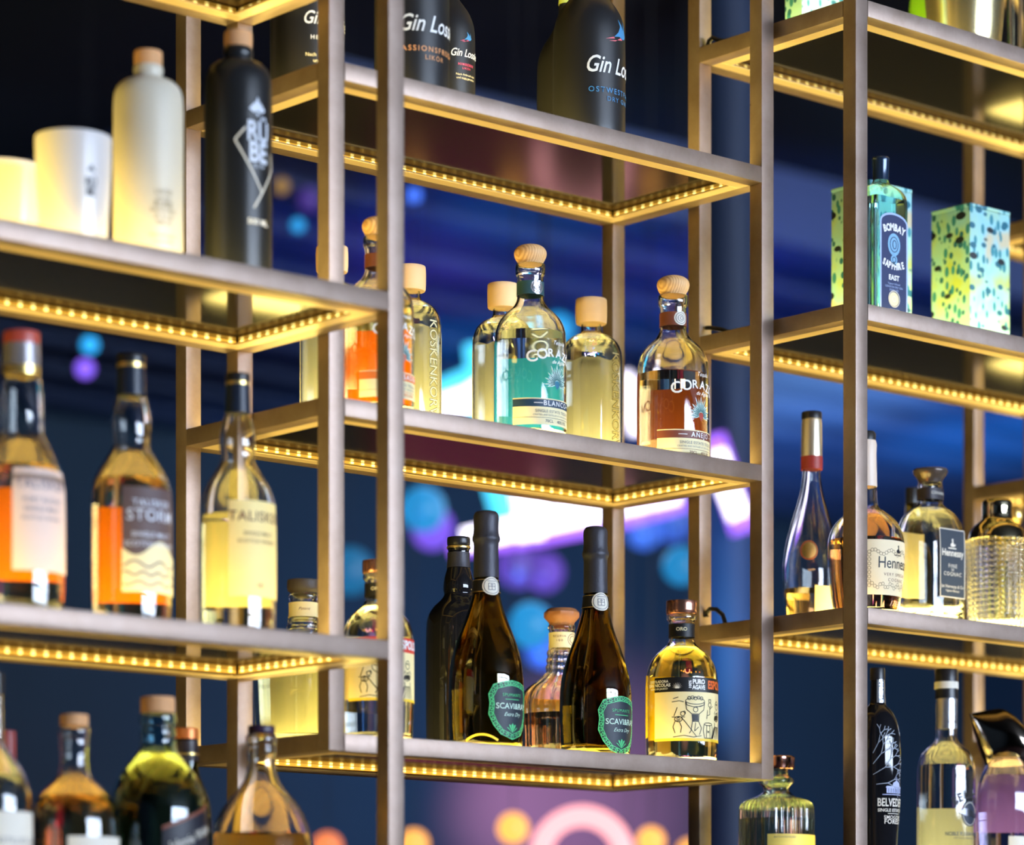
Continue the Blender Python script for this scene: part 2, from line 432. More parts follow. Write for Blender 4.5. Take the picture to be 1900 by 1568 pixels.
for a in ((768, 362, 13, 9, BLU, 1.6, 'small round blue lamp under the rear rail of the highest middle shelf'),
          (785, 945, 42, 8.8, CYC, .75, 'large cyan round lamp left of the neon sign and above the violet one'),
          (802, 980, 40, 9.5, VIO, .9, 'large violet round lamp left of the neon sign, overlapping the cyan one'),
          (1035, 612, 30, 9.4, CYC, 1.0, 'cyan round lamp between the two front wooden-stoppered bottles of the middle shelf'),
          (962, 1050, 42, 9.45, VIO, .45, 'dim violet round lamp right of the left foil-necked bottle'),
          (1010, 1062, 36, 9.9, VIO, .6, 'violet round lamp midway between the foil-necked bottles'),
          (985, 1160, 42, 8.2, CYC, .75, 'cyan-blue round lamp above the wooden-topped decanter'),
          (1010, 1205, 36, 9.5, BLU, .8, 'deep blue round lamp just behind the wooden-topped decanter'),
          (1195, 985, 34, 9.4, BLU, .9, 'blue round lamp right of the rear middle post, below the neon sign'),
          (1250, 965, 42, 9.9, BLU, .6, 'dim blue round lamp right of its brighter blue neighbour under the neon sign'),
          (1265, 1050, 36, 8.3, CYC, .6, 'cyan round lamp half hidden by the rear left post of the right unit'),
          (650, 1060, 44, 9, CYC, .35, 'dim cyan round lamp between the two front posts left of centre'),
          (167, 640, 15, 9, CYC, 1.6, 'small cyan round lamp above the middle tall whisky bottle at left'),
          (158, 684, 16, 9.4, VIO, 1.6, 'small violet round lamp just below the small cyan one at left'),
          (553, 418, 12, 9, CYC, 1.1, 'small cyan round lamp beside the black bottle with the diamond emblem'),
          (523, 345, 14, 9, YEL, .35, 'small dull amber round lamp beside the black bottle with the diamond emblem'),
          (575, 370, 22, 9.6, VIO, .22, 'faint violet round lamp beside the black bottle with the diamond emblem'),
          (952, 1537, 29, 8, ORA, 1.5, 'orange round lamp left of the pink glowing loop'),
          (768, 1566, 28, 8, ORA, 1.3, 'orange round lamp at the lower edge, right of the near post'),
          (608, 1572, 28, 8, (1.0, .25, .08), 1.0, 'red-orange round lamp at the lower edge left of the near post'),
          (1208, 1560, 26, 8, ORA, 1.5, 'orange round lamp right of the pink glowing loop'),
          (1280, 1580, 24, 8, ORA, 1.2, 'orange round lamp at the foot of the rear post of the right unit'),
          (1165, 1600, 40, 8.7, (0.9, .16, .32), .5, 'rose-red round lamp low beside the pink glowing loop')):
    globe(*a[:6], a[6], G1)
# red seat shape added out of view to give the shelf undersides a red reflection
bo = thing('red_glow_seat', 'unseen red high-backed seat shape added for the red glow on the shelf undersides', 'seat', (8.25, 9.6, 0), 0.0)
M_RED = mat('red_velvet', lin((150, 30, 80)), 0.8)
box('seat', bo, M_RED, 0, 0.95, 0, 0.6, 0.0, 0.46, 0.03)
box('backrest', bo, M_RED, 0, 0.95, 0.62, 0.8, 0.0, 2.0, 0.03)

# ---------------------------------------------------------------- bottle kit
def chaikin(pts, n=2):
    for _ in range(n):
        q = [pts[0]]
        for a, b in zip(pts[:-1], pts[1:]):
            q.append((a[0] * .75 + b[0] * .25, a[1] * .75 + b[1] * .25))
            q.append((a[0] * .25 + b[0] * .75, a[1] * .25 + b[1] * .75))
        q.append(pts[-1]); pts = q
    return pts
def superell(ax, ay, n=5.0):
    """cross-section with flattened sides; ax, ay scale the radius"""
    def f(r, th, z):
        s, c = math.sin(th), math.cos(th)
        k = (abs(s) ** n + abs(c) ** n) ** (-1 / n)
        return r * ax * s * k, -r * ay * c * k
    return f
def translucent(m):
    """paper or film that lets the light behind it through"""
    c = m.node_tree.nodes['Principled BSDF'].inputs['Base Color'].default_value[:3]
    return mat(m.name + '_translucent', tuple(c), 0.6, transl=0.72)
def refine(bm, L):
    bmesh.ops.triangulate(bm, faces=bm.faces)
    for _ in range(5):
        es = [e for e in bm.edges if e.calc_length() > L]
        if not es: break
        bmesh.ops.subdivide_edges(bm, edges=es, cuts=1)
        bmesh.ops.triangulate(bm, faces=[f for f in bm.faces if len(f.verts) > 3])
class Bot:
    """a bottle or vessel: sizes are traced in pixels at its own distance and turned into metres"""
    def __init__(s, name, label, px, Y, zs, cat='bottle', group=None, rz=0.0, shape=None):
        s.X = X_at(px, Y); s.Y = Y
        s.k = depth(s.X, Y) / F
        s.zs = zs; s.shape = shape
        s.t = thing(name, label, cat, (s.X, Y, EYE + zs), math.radians(rz), group)
        s.rout = None; s.lab = s.t
    def z(s, ypx): return (HY - ypx) * s.k - s.zs
    def zf(s, ypx, back=False, R=None):
        """height of a row read on the near wall of the bottle instead of on its axis"""
        if s.rout is None: return s.z(ypx)
        R = R if R is not None else s.rout(s.z(ypx))
        return (HY - ypx) * (s.k + (0.75 if back else -0.75) * R / F) - s.zs
    def pr(s, pts):
        return [(r * s.k, s.z(y)) for r, y in reversed(pts)]
    def solid(s, name, m, pts, sm=1, parent=None, seg=48, round_top=True, shape='own'):
        """closed turned solid from a traced outline, top row first"""
        p = s.pr(pts)
        q = chaikin(p, sm) if sm else p
        if q[0][0] > 1e-6: q = [(0, q[0][1])] + q
        if q[-1][0] > 1e-6: q = q + [(0, q[-1][1])]
        bm = bmesh.new(); lathe_bm(bm, q, seg, 0, s.shape if shape == 'own' else shape)
        return finish(bm, name, parent or s.t, m, ang=40)
    def body(s, m, pts, name='glass_body', t=0.0026, bottom=0.007, heel=0.005, sm=2, seg=64, solid=False, shape=None, lip=True):
        p = s.pr(pts)
        r0 = p[0][0]
        prof = [(r0 - heel, 0.0), (r0 - heel * .25, heel * .25), (r0, heel)] + [q for q in p if q[1] > heel * 1.2]
        prof = chaikin(prof, sm)
        zs = [q[1] for q in prof]
        def rout(z, prof=prof):
            if z <= prof[0][1]: return prof[0][0]
            for a, b in zip(prof[:-1], prof[1:]):
                if a[1] <= z <= b[1]:
                    u = (z - a[1]) / max(1e-9, b[1] - a[1]); return a[0] + (b[0] - a[0]) * u
            return prof[-1][0]
        s.rout = rout; s.tw = t; s.bot = bottom; s.prof = prof
        q = [(0, 0)] + prof
        if solid: q.append((0, prof[-1][1]))
        else:
            inner = [(r - t, z) for r, z in reversed(prof) if z > bottom]
            inner = [(max(r, 0.002), z) for r, z in inner]
            q = q + [(prof[-1][0] - t, prof[-1][1])] + inner[1:] + [(inner[-1][0] * .9, bottom), (0, bottom)]
        bm = bmesh.new(); lathe_bm(bm, q, seg, 0, shape or s.shape)
        s.bodyobj = finish(bm, name, s.t, m, ang=50)
        return s.bodyobj
    def liquid(s, m, level, gap=0.0004, seg=64, name='liquid'):
        zl = s.z(level); b = s.bot + 0.0004
        zz = [z for r, z in s.prof if b < z < zl]
        pts = [(s.rout(b) * .9 - s.tw, b)] + [(s.rout(z) - s.tw - gap, z) for z in zz] + [(s.rout(zl) - s.tw - gap, zl)]
        bm = bmesh.new(); lathe_bm(bm, [(0, b)] + pts + [(0, zl)], seg, 0, s.shape)
        return finish(bm, name, s.t, m, ang=50)
    # -- things printed or glued on the wall of the bottle; u, y in pixels, u=0 faces the front of the shelf
    def W(s, th, z, off):
        r = s.rout(z)
        if s.shape:
            x, y = s.shape(r, th, z); n = math.hypot(x, y)
            return Vector((x * (1 + off / n), y * (1 + off / n), z))
        return Vector(((r + off) * math.sin(th), -(r + off) * math.cos(th), z))
    def flatW(s, u, z, off):
        """on a flat front face"""
        x, y = s.shape(s.rout(z), 0, z)
        return Vector((u, y - off, z))
    def wu(s, u, ypx, off, th0=0.0, zref=None):
        back = abs(th0) > 1.6
        z = max(s.zf(ypx, back), 0.0008)
        if getattr(s, 'flat', False): return s.flatW(u * s.k, z, off)
        R = s.rout(s.zf(zref, back) if zref else z)
        return s.W(th0 + u * s.k / R, z, off)
    def patch(s, name, m, u0, u1, y0, y1, th0=0.0, off=0.0003, parent=None, n=28, nz=6, curve=None, inner=False):
        """rectangular (or curved-edged) patch between rows y0 (top) and y1 (bottom)"""
        bm = bmesh.new(); g = []
        if inner: off = 0.0004; m = translucent(m)
        for i in range(n + 1):
            f = i / n; u = u0 + (u1 - u0) * f
            a, b = (y0, y1) if curve is None else curve(f, y0, y1)
            g.append([bm.verts.new(s.wu(u, a + (b - a) * j / nz, off, th0, (y0 + y1) / 2)) for j in range(nz + 1)])
        for i in range(n):
            for j in range(nz):
                bm.faces.new((g[i][j], g[i + 1][j], g[i + 1][j + 1], g[i][j + 1]))
        me = bpy.data.meshes.new(name); bm.to_mesh(me); bm.free()
        me.polygons.foreach_set('use_smooth', [True] * len(me.polygons))
        return link(name, me, parent or s.t, (m,))
    def band(s, name, m, y0, y1, off=0.0004, th=0.0006, parent=None, seg=48):
        """a closed band right round the bottle"""
        z0, z1 = s.zf(y1), s.zf(y0)
        zz = [z0 + (z1 - z0) * i / 8 for i in range(9)]
        prof = [(s.rout(z) + off, z) for z in zz]
        q = prof + [(r + th, z) for r, z in reversed(prof)] + [prof[0]]
        bm = bmesh.new(); lathe_bm(bm, q, seg, 0, s.shape)
        bmesh.ops.remove_doubles(bm, verts=bm.verts, dist=1e-7)
        return finish(bm, name, parent or s.t, m, ang=40)
    def text(s, txt, u, ypx, size, m, parent=None, th0=0.0, off=0.0008, shear=0.0, bold=0.0, space=1.0, rot=0.0, arc=0.0, name='lettering', sx=1.0):
        """lettering of cap height about .7 size px, centred on (u, ypx)"""
        cu = bpy.data.curves.new('txt', 'FONT'); cu.body = txt; cu.size = 1.0
        cu.align_x = 'CENTER'; cu.align_y = 'CENTER'; cu.shear = shear; cu.offset = bold
        cu.space_character = space; cu.resolution_u = 3
        o = bpy.data.objects.new('txt', cu); C.objects.link(o)
        dg = bpy.context.evaluated_depsgraph_get(); dg.update()
        me = bpy.data.meshes.new_from_object(o.evaluated_get(dg))
        bpy.data.objects.remove(o); bpy.data.curves.remove(cu)
        cr, sr = math.cos(rot), math.sin(rot)
        if size > 15:
            bm = bmesh.new(); bm.from_mesh(me); refine(bm, 7.0 / size); bm.to_mesh(me); bm.free()
        for v in me.vertices:
            a, b = v.co.x * size * sx, v.co.y * size
            a, b = a * cr - b * sr, a * sr + b * cr
            if arc: b += arc * (a / size) ** 2 * size * 0.1
            v.co = s.wu(u + a, ypx - b, off, th0, ypx)
        me.name = name
        return link(name, me, parent or s.t, (m,))
    def polys(s, name, m, ps, u=0, y=0, sc=1.0, th0=0.0, off=0.0006, parent=None):
        bm = bmesh.new()
        for p in ps:
            vs = [bm.verts.new((a * sc, b * sc, 0)) for a, b in p]
            try: bm.faces.new(vs)
            except ValueError: pass
        refine(bm, 7.0)
        for v in bm.verts: v.co = s.wu(u + v.co.x, y - v.co.y, off, th0, y)
        me = bpy.data.meshes.new(name); bm.to_mesh(me); bm.free()
        return link(name, me, parent or s.t, (m,))
    def lines(s, name, m, ls, wd, u=0, y=0, sc=1.0, th0=0.0, off=0.0007, parent=None):
        """strokes: each a list of points, drawn as ribbons of width wd px"""
        ps = []
        for l in ls:
            for (a, b) in zip(l[:-1], l[1:]):
                dx, dy = b[0] - a[0], b[1] - a[1]; L = math.hypot(dx, dy) or 1
                nx, ny = -dy / L * wd / 2 / sc, dx / L * wd / 2 / sc
                ps.append([(a[0] + nx, a[1] + ny), (b[0] + nx, b[1] + ny), (b[0] - nx, b[1] - ny), (a[0] - nx, a[1] - ny)])
        return s.polys(name, m, ps, u, y, sc, th0, off, parent)
def circ(cx, cy, r, n=20, a0=0, a1=2 * PI, ry=None):
    ry = ry or r
    return [(cx + r * math.cos(a0 + (a1 - a0) * i / n), cy + ry * math.sin(a0 + (a1 - a0) * i / n)) for i in range(n + 1)]
def ink(name, rgb, rough=0.5): return mat(name, lin(rgb), rough)
I_WH = ink('white_ink', (238, 238, 236)); I_BK = ink('black_ink', (18, 18, 22)); I_CR = ink('cream_paper', (240, 226, 178), .6)
I_GR = ink('grey_ink', (120, 120, 125)); I_NV = ink('navy_ink', (30, 58, 84)); I_RD = ink('red_ink', (216, 62, 46))
I_OR = ink('orange_ink', (238, 112, 50)); I_BR = ink('brown_ink', (120, 66, 48)); I_PK = ink('pink_ink', (230, 110, 120))
I_BL = ink('blue_ink', (70, 140, 190)); I_TL = ink('teal_ink', (38, 150, 140)); I_PA = ink('pale_paper', (226, 220, 206), .6)
I_SI = mat('silver_foil', (0.75, 0.76, 0.8), 0.25, 0.9); I_GO = mat('gold_foil', (0.85, 0.62, 0.22), 0.3, 0.9)
M_MATBK = mat('matt_black_glass', (0.016, 0.016, 0.018), 0.38, bump=0.05, bscale=1500)
M_DKGL = mat('dark_bottle_glass', (0.27, 0.215, 0.045), 0.0, trans=1, ior=1.5)
M_BKGL = mat('black_gloss_glass', (0.008, 0.008, 0.01), 0.03)
def liq(name, c): return mat(name, c, 0.0, trans=1, ior=1.34)
L_GOLD = liq('golden_spirit', (1.0, 0.86, 0.28)); L_AMB = liq('amber_spirit', (0.97, 0.60, 0.20)); L_ORG = liq('orange_spirit', (1.0, 0.72, 0.30))
L_CLR = liq('clear_spirit', (0.98, 0.99, 0.97)); L_RED = liq('red_brown_spirit', (0.93, 0.42, 0.14)); L_TEA = liq('pale_whisky', (1.0, 0.88, 0.5))
SWALLOW = [[(-10, -8), (-2, -1), (2, 6), (-1, 14), (6, 8), (9, 3), (12, 14), (13, 2), (16, -2), (11, -7), (5, -8), (0, -6)],
           [(-10, -8), (-22, -12), (-9, -10)], [(2, -7), (-8, -13), (-18, -14), (-5, -11), (6, -9)]]

# ================================================================ MIDDLE UNIT, middle shelf
ZM = 0.815
G_SW = 'spirit bottles with turned-wood knob stoppers'
def agave(b, u, y, sc, mleaf, mdark, mheart, par):
    ps = []; dk = []
    for i in range(19):
        a = PI * (-0.10 + 1.20 * i / 18)
        L = 22 + 5 * (i % 2) + (6 if 6 < i < 12 else 0)
        c, s_ = math.cos(a), math.sin(a)
        ps.append([(c * 5 - s_ * 1.6, s_ * 5 + c * 1.6), (c * L, s_ * L), (c * 5 + s_ * 1.6, s_ * 5 - c * 1.6)])
        ps[-1].insert(1, (c * L * .55 - s_ * 2.2, s_ * L * .55 + c * 2.2)); ps[-1].insert(3, (c * L * .55 + s_ * 2.2, s_ * L * .55 - c * 2.2))
        dk.append([(c * 6 - s_ * .6, s_ * 6 + c * .6), (c * L * .6 - s_ * 1.0, s_ * L * .6 + c * 1.0), (c * L * .85, s_ * L * .85), (c * L * .6 + s_ * 1.0, s_ * L * .6 - c * 1.0), (c * 6 + s_ * .6, s_ * 6 - c * .6)])
    b.polys('agave_print', mleaf, ps, u, y, sc, off=.0006, parent=par)
    b.polys('agave_print', mdark, dk, u, y, sc, off=.0008, parent=par)
    H = [(0, -10), (-5, -3), (-6, 2), (-4, 5), (-1.5, 5), (0, 3), (1.5, 5), (4, 5), (6, 2), (5, -3)]
    b.polys('heart_print', mheart, [H], u, y + 1, sc, off=.0010, parent=par)
def knob_bottle(px, dy, label, lq, backm, stripe, heart, word, necks, level):
    b = Bot('spirit_bottle', label, px, 3.40, ZM, group=G_SW)
    o = lambda pts: [(r * 1.0, y + dy) for r, y in pts]
    b.solid('stopper', M_WOOD, o([(0, 454), (16, 455), (27, 461), (31, 470), (29, 479), (25, 486), (22, 492)]), 2)
    b.body(M_GLASS, o([(25, 491), (28, 492), (28, 509), (24.5, 512), (24, 552), (27, 563), (34, 573), (45, 582), (56, 594), (63, 608), (67, 628), (67, 800), (67, 830)]))
    b.liquid(lq, level + dy)
    nl = b.band('neck_label', necks, 521 + dy, 546 + dy)
    sl = b.polys('seal', I_SI if word != 'AÑEJO' else I_PA, [circ(0, 0, 13, 24)], -4, 533 + dy, off=.0013, parent=nl)
    b.lines('lettering', I_GR, [circ(0, 0, 10, 20), circ(0, 0, 6, 16), circ(1, 0, 3, 8)], 1.2, -4, 533 + dy, off=.0016, parent=nl)
    # coloured back label, seen through the bottle
    bl = b.patch('back_label', backm, -92, 92, 655 + dy, 812 + dy, th0=PI * .93, inner=True, curve=lambda f, a, c: (a + 14 * math.sin(f * PI * 1.2), c))
    ft = b.patch('label', I_CR, -82, 74, 741 + dy, 790 + dy, off=.0004)
    b.patch('label_stripe', stripe, -82, 74, 743 + dy, 757 + dy, off=.0006, parent=ft)
    b.text(word, 6, 750 + dy, 13, I_WH, ft, bold=.01, space=1.25)
    b.lines('rule', I_WH, [[(-42, 0), (-25, 0)], [(36, 0), (50, 0)]], 1.2, 0, 750 + dy, off=.0009, parent=ft)
    b.text('SINGLE ESTATE TEQUILA', 4, 765 + dy, 7.5, I_GR, ft, space=1.05)
    b.text('CRAFTED AND DISTILLED AT CASA SAN MATIAS', 2, 772 + dy, 4.2, I_GR, ft)
    b.text('70CL    40% VOL', 8, 783 + dy, 8, stripe, ft)
    b.lines('rule', stripe, [[(-82, 0), (74, 0)]], .7, 0, 777 + dy, off=.0007, parent=ft)
    # white printed name on an arc
    for ch, a, s_ in zip('CORAZÓN', (-46, -26, -9, 10, 27, 44, 60), (30, 27, 22, 22, 22, 27, 24)):
        b.text(ch, a, 656 + dy + abs(a) ** 1.5 * .03, s_, I_WH, b.bodyobj, bold=.015, rot=-a * .006)
    b.text('Tequila', 12, 636 + dy, 11, I_WH, b.bodyobj, shear=.4)
    b.text('de Agave', 12, 672 + dy, 10, I_WH, b.bodyobj, shear=.4)
    agave(b, 6, 712 + dy, 1.08, ink('agave_pale', (214, 238, 232)), ink('agave_dark', (26, 98, 98)), heart, b.bodyobj)
    return b
knob_bottle(984, 0, 'clear tequila bottle with teal back print and round wooden knob, middle of the centre shelf', L_CLR, mat('teal_print', (0.03, 0.36, 1.0), .5), I_NV, ink('heart_blue', (40, 110, 140)), 'BLANCO', ink('teal_band', (48, 84, 92)), 622)
knob_bottle(1249, 58, 'reddish-brown tequila bottle with round wooden knob at the right end of the centre shelf', liq('aged_spirit', (1.0, 0.78, 0.42)), ink('maroon_print', (132, 76, 66)), ink('brown_stripe', (118, 60, 46)), ink('heart_red', (170, 70, 60)), 'AÑEJO', I_BR, 640)
knob_bottle(702, -51, 'orange tequila bottle with round wooden knob, partly behind the near left post', liq('rested_spirit', (1.0, 0.80, 0.35)), ink('orange_print', (240, 130, 20)), ink('orange_stripe', (232, 124, 58)), ink('heart_pink', (206, 120, 100)), 'REPOSADO', I_BR, 615)

G_WC = 'clear vodka bottles with wide cylindrical wooden caps'
M_FROST = mat('frosted_print', (0.97, 0.98, 0.95), 0.6)
M_CAPW = mat('pale_birch_cap', lin((240, 200, 150)), 0.6, vary=0.06, vscale=60)
def tall_cap(px, top, sc, label, lev):
    b = Bot('vodka_bottle', label, px, 3.55, ZM, group=G_WC)
    q = lambda pts: [(r * sc, top + (y - 555) * sc) for r, y in pts]
    b.solid('cap', M_CAPW, q([(0, 555), (27, 555), (29.5, 558), (29.5, 598), (27, 603), (0, 603)]), 1)
    b.body(M_GLASS, q([(18, 600), (19, 603), (19, 616), (24, 621), (38, 627), (50, 638), (57, 655), (58, 680), (58, 840)]))
    b.liquid(L_CLR, top + (612 - 555) * sc + 26)
    # frosted back print with an uneven upper edge
    b.patch('back_label', M_FROST, -92 * sc, 92 * sc, top + lev * sc, top + 300 * sc, th0=PI * .80, inner=True, n=40,
            curve=lambda f, a, c: (a + 3 * math.sin(f * 37) + 2 * math.sin(f * 71), c))
    b.text('KOSKENKORVA', 0, top + 196 * sc, 27 * sc, mat('embossing_shade', (0.10, 0.11, 0.09), 0.15), b.bodyobj, rot=-PI / 2, off=.0010, space=1.02, bold=.035, th0=.12)  # flat dark letters paint the shaded sides of the embossing
    b.text('KOSKENKORVA', 0, top + 196 * sc, 27 * sc, mat('embossing_highlight', lin((214, 214, 190)), 0.2), b.bodyobj, rot=-PI / 2, off=.0014, space=1.02, bold=-.006, th0=.12)  # pale copy paints the highlight on the embossed letters
    return b
tall_cap(1097, 555, 1.0, 'wide-capped clear vodka bottle to the right of the teal tequila bottle', 112)
tall_cap(933, 527, .98, 'wide-capped clear vodka bottle half hidden behind the teal tequila bottle', 112)
tall_cap(761, 494, 1.0, 'wide-capped clear vodka bottle peeking out right of the near left post', 112)
tall_cap(616, 458, 1.02, 'wide-capped clear vodka bottle at the left end of the centre shelf, behind two posts', 112)

# ================================================================ MIDDLE UNIT, bottom shelf
ZL = 0.365
G_ES = 'stout tequila bottles with drawn picture labels'
def drawing(b, u, y, par):
    """ink sketch: a porter with a tray of fruit, a stooping worker, a barrel and a woman with a basket"""
    L = []
    L += [circ(-8, 26, 19, 18, ry=6), [(-27, 26), (-24, 18), (-12, 15), (2, 16), (9, 19), (11, 26)], [(-24, 18), (-8, 14), (9, 19)]]
    L += [circ(-20 + i * 6, 31 + (i % 2), 3.2, 8) for i in range(5)]
    L += [circ(-8, 10, 4.5, 12), [(-27, 24), (-25, 10), (-15, 2)], [(11, 24), (9, 10), (-1, 2)]]
    L += [[(-15, 2), (-14, -12), (-2, -12), (-1, 2), (-15, 2)], [(-14, -12), (-17, -30), (-20, -34)], [(-2, -12), (4, -24), (0, -36)], [(-8, -14), (-10, -30), (-2, -22)]]
    L += [circ(-32, 2, 4, 10), [(-36, 5), (-28, 7), (-27, 2)], circ(-40, -8, 7, 12, ry=5), [(-46, -12), (-50, -22), (-46, -34)], [(-38, -13), (-34, -22), (-36, -33)], [(-34, -5), (-22, -20), (-6, -40)], [(-48, -2), (-42, 14)]]
    L += [[(-44, -7), (-37, -4)], [(-44, -10), (-36, -7)], [(-43, -12), (-37, -10)]]
    L += [circ(20, -16, 10, 14, ry=2.5), [(10, -16), (8, -28), (11, -42)], [(30, -16), (32, -28), (29, -42)], [(11, -42), (29, -42)], [(16, -18), (15, -42)], [(24, -18), (25, -42)], [(17, -28), (23, -32)], [(23, -28), (17, -32)]]
    L += [circ(24, 20, 4, 10), [(22, 24), (21, 30), (27, 30), (26, 24)], [(24, 16), (24, 2), (18, 0)], [(24, 12), (32, 18)], [(18, 10), (16, -6)]]
    L += [circ(48, 20, 6, 14, ry=8), circ(46, 22, 1.2, 6), circ(50, 22, 1.2, 6), [(40, 0), (38, -6), (46, -10), (56, -6), (58, 0), (40, 0)], circ(45, 3, 3, 8), circ(51, 4, 3, 8), [(42, 10), (38, 4)], [(54, 10), (60, 2)]]
    L += [[(40, -12), (40, -20), (56, -20), (56, -12)], [(40, -20), (30, -42)], [(56, -20), (64, -42)]] + [[(42 + 3 * i, -21), (33 + 6 * i, -42)] for i in range(5)]
    L += [[(-52, 24), (-38, 26), (-30, 24)], [(-50, 30), (-40, 33)], [(-52, -4), (-28, -4)], [(-50, -41), (-30, -38), (-12, -41), (4, -38)]]
    L += [[(-14 + i * 1.2, 1), (-13.4 + i * 1.1, -11)] for i in range(10)] + [[(41 + i * 1.6, 0), (40 + i * 1.8, -7)] for i in range(9)]
    L += [[(40 - i * .9, -21), (32 - i * .5, -42)] for i in range(4)]
    b.lines('drawing', I_BK, L, 1.3, u, y, parent=par, off=.0007)
def picture_bottle(px, top, label, lq, bandm, paper, level, dark):
    b = Bot('tequila_bottle', label, px, 3.41, ZL, group=G_ES)
    o = lambda pts: [(r, y + top - 1115) for r, y in pts]
    d = top - 1115
    b.solid('cap', mat('copper_cap', (0.42, 0.20, 0.14), 0.22, 0.85), o([(0, 1115), (28, 1115), (29, 1118), (29, 1139), (27, 1141), (0, 1141)]), 1)
    b.body(M_GLASS, o([(26, 1142), (28, 1143), (28, 1151), (23, 1153), (23, 1186), (26, 1196), (36, 1205), (50, 1217), (60, 1232), (66, 1252), (67, 1275), (67, 1390), (65, 1440)]))
    b.liquid(lq, level + d)
    nb = b.band('neck_label', I_BK, 1157 + d, 1182 + d)
    b.text('ORO', -18, 1168 + d, 9, I_CR, nb, bold=.02, off=.0014)
    lb = b.patch('label', paper, -104, 120, 1258 + d, 1372 + d, off=.0004, n=48, th0=-.05)
    b.patch('label_stripe', bandm, -104, 120, 1258 + d, 1285 + d, off=.0006, parent=lb, n=48, th0=-.05)
    b.patch('label_border', mat('yellow_edge', lin((246, 208, 60)), .5), -104, 120, 1371 + d, 1376 + d, off=.0006, parent=lb, n=48, th0=-.05)
    if dark:
        b.text('DESTILADORA', -98, 1265.5 + d, 6.5, I_WH, lb, bold=.03); b.text('SAN NICOLAS', -98, 1272.5 + d, 8, I_WH, lb, bold=.03)
        b.text('HECHO EN JALISCO', -98, 1279 + d, 4.5, I_WH, lb, bold=.02)
        fl = []
        for i in range(9):
            a = PI * (.08 + .84 * i / 8); fl.append([(math.cos(a) * 2 - 1, 0), (math.cos(a) * 12, math.sin(a) * 13), (math.cos(a) * 2 + 1, 0)])
        b.polys('agave_print', I_PA, fl, -60, 1279 + d, .9, parent=lb, off=.0009)
        b.text('100%', -36, 1271.5 + d, 7, I_WH, lb, rot=PI / 2, bold=.03)
        b.text('PURO', -19, 1266.5 + d, 12, I_WH, lb, bold=.035, sx=.8); b.text('AGAVE', -19, 1276.8 + d, 11, I_WH, lb, bold=.035, sx=.74)
        b.text('ESPOLON', 34, 1271.5 + d, 21, I_OR, lb, bold=.04, sx=.72)
    else:
        b.text('ESPOLON', 30, 1271.5 + d, 22, I_WH, lb, bold=.04, sx=.72)
    drawing(b, -18 if dark else -30, 1328 + d, lb)
    b.patch('back_label', paper if not dark else mat('yellow_paper', lin((248, 214, 50)), .6), -80, 80, 1260 + d, 1374 + d, th0=PI * .95, inner=True)
    return b
picture_bottle(1265, 1115, 'golden tequila bottle with black-banded picture label at the right end of its shelf', L_GOLD, I_BK, ink('picture_paper', (244, 226, 170), .6), 1203, True)
picture_bottle(701, 1040, 'clear tequila bottle with red-banded picture label behind the near left post', L_CLR, I_RD, ink('picture_paper', (244, 226, 170), .6), 1203, False)

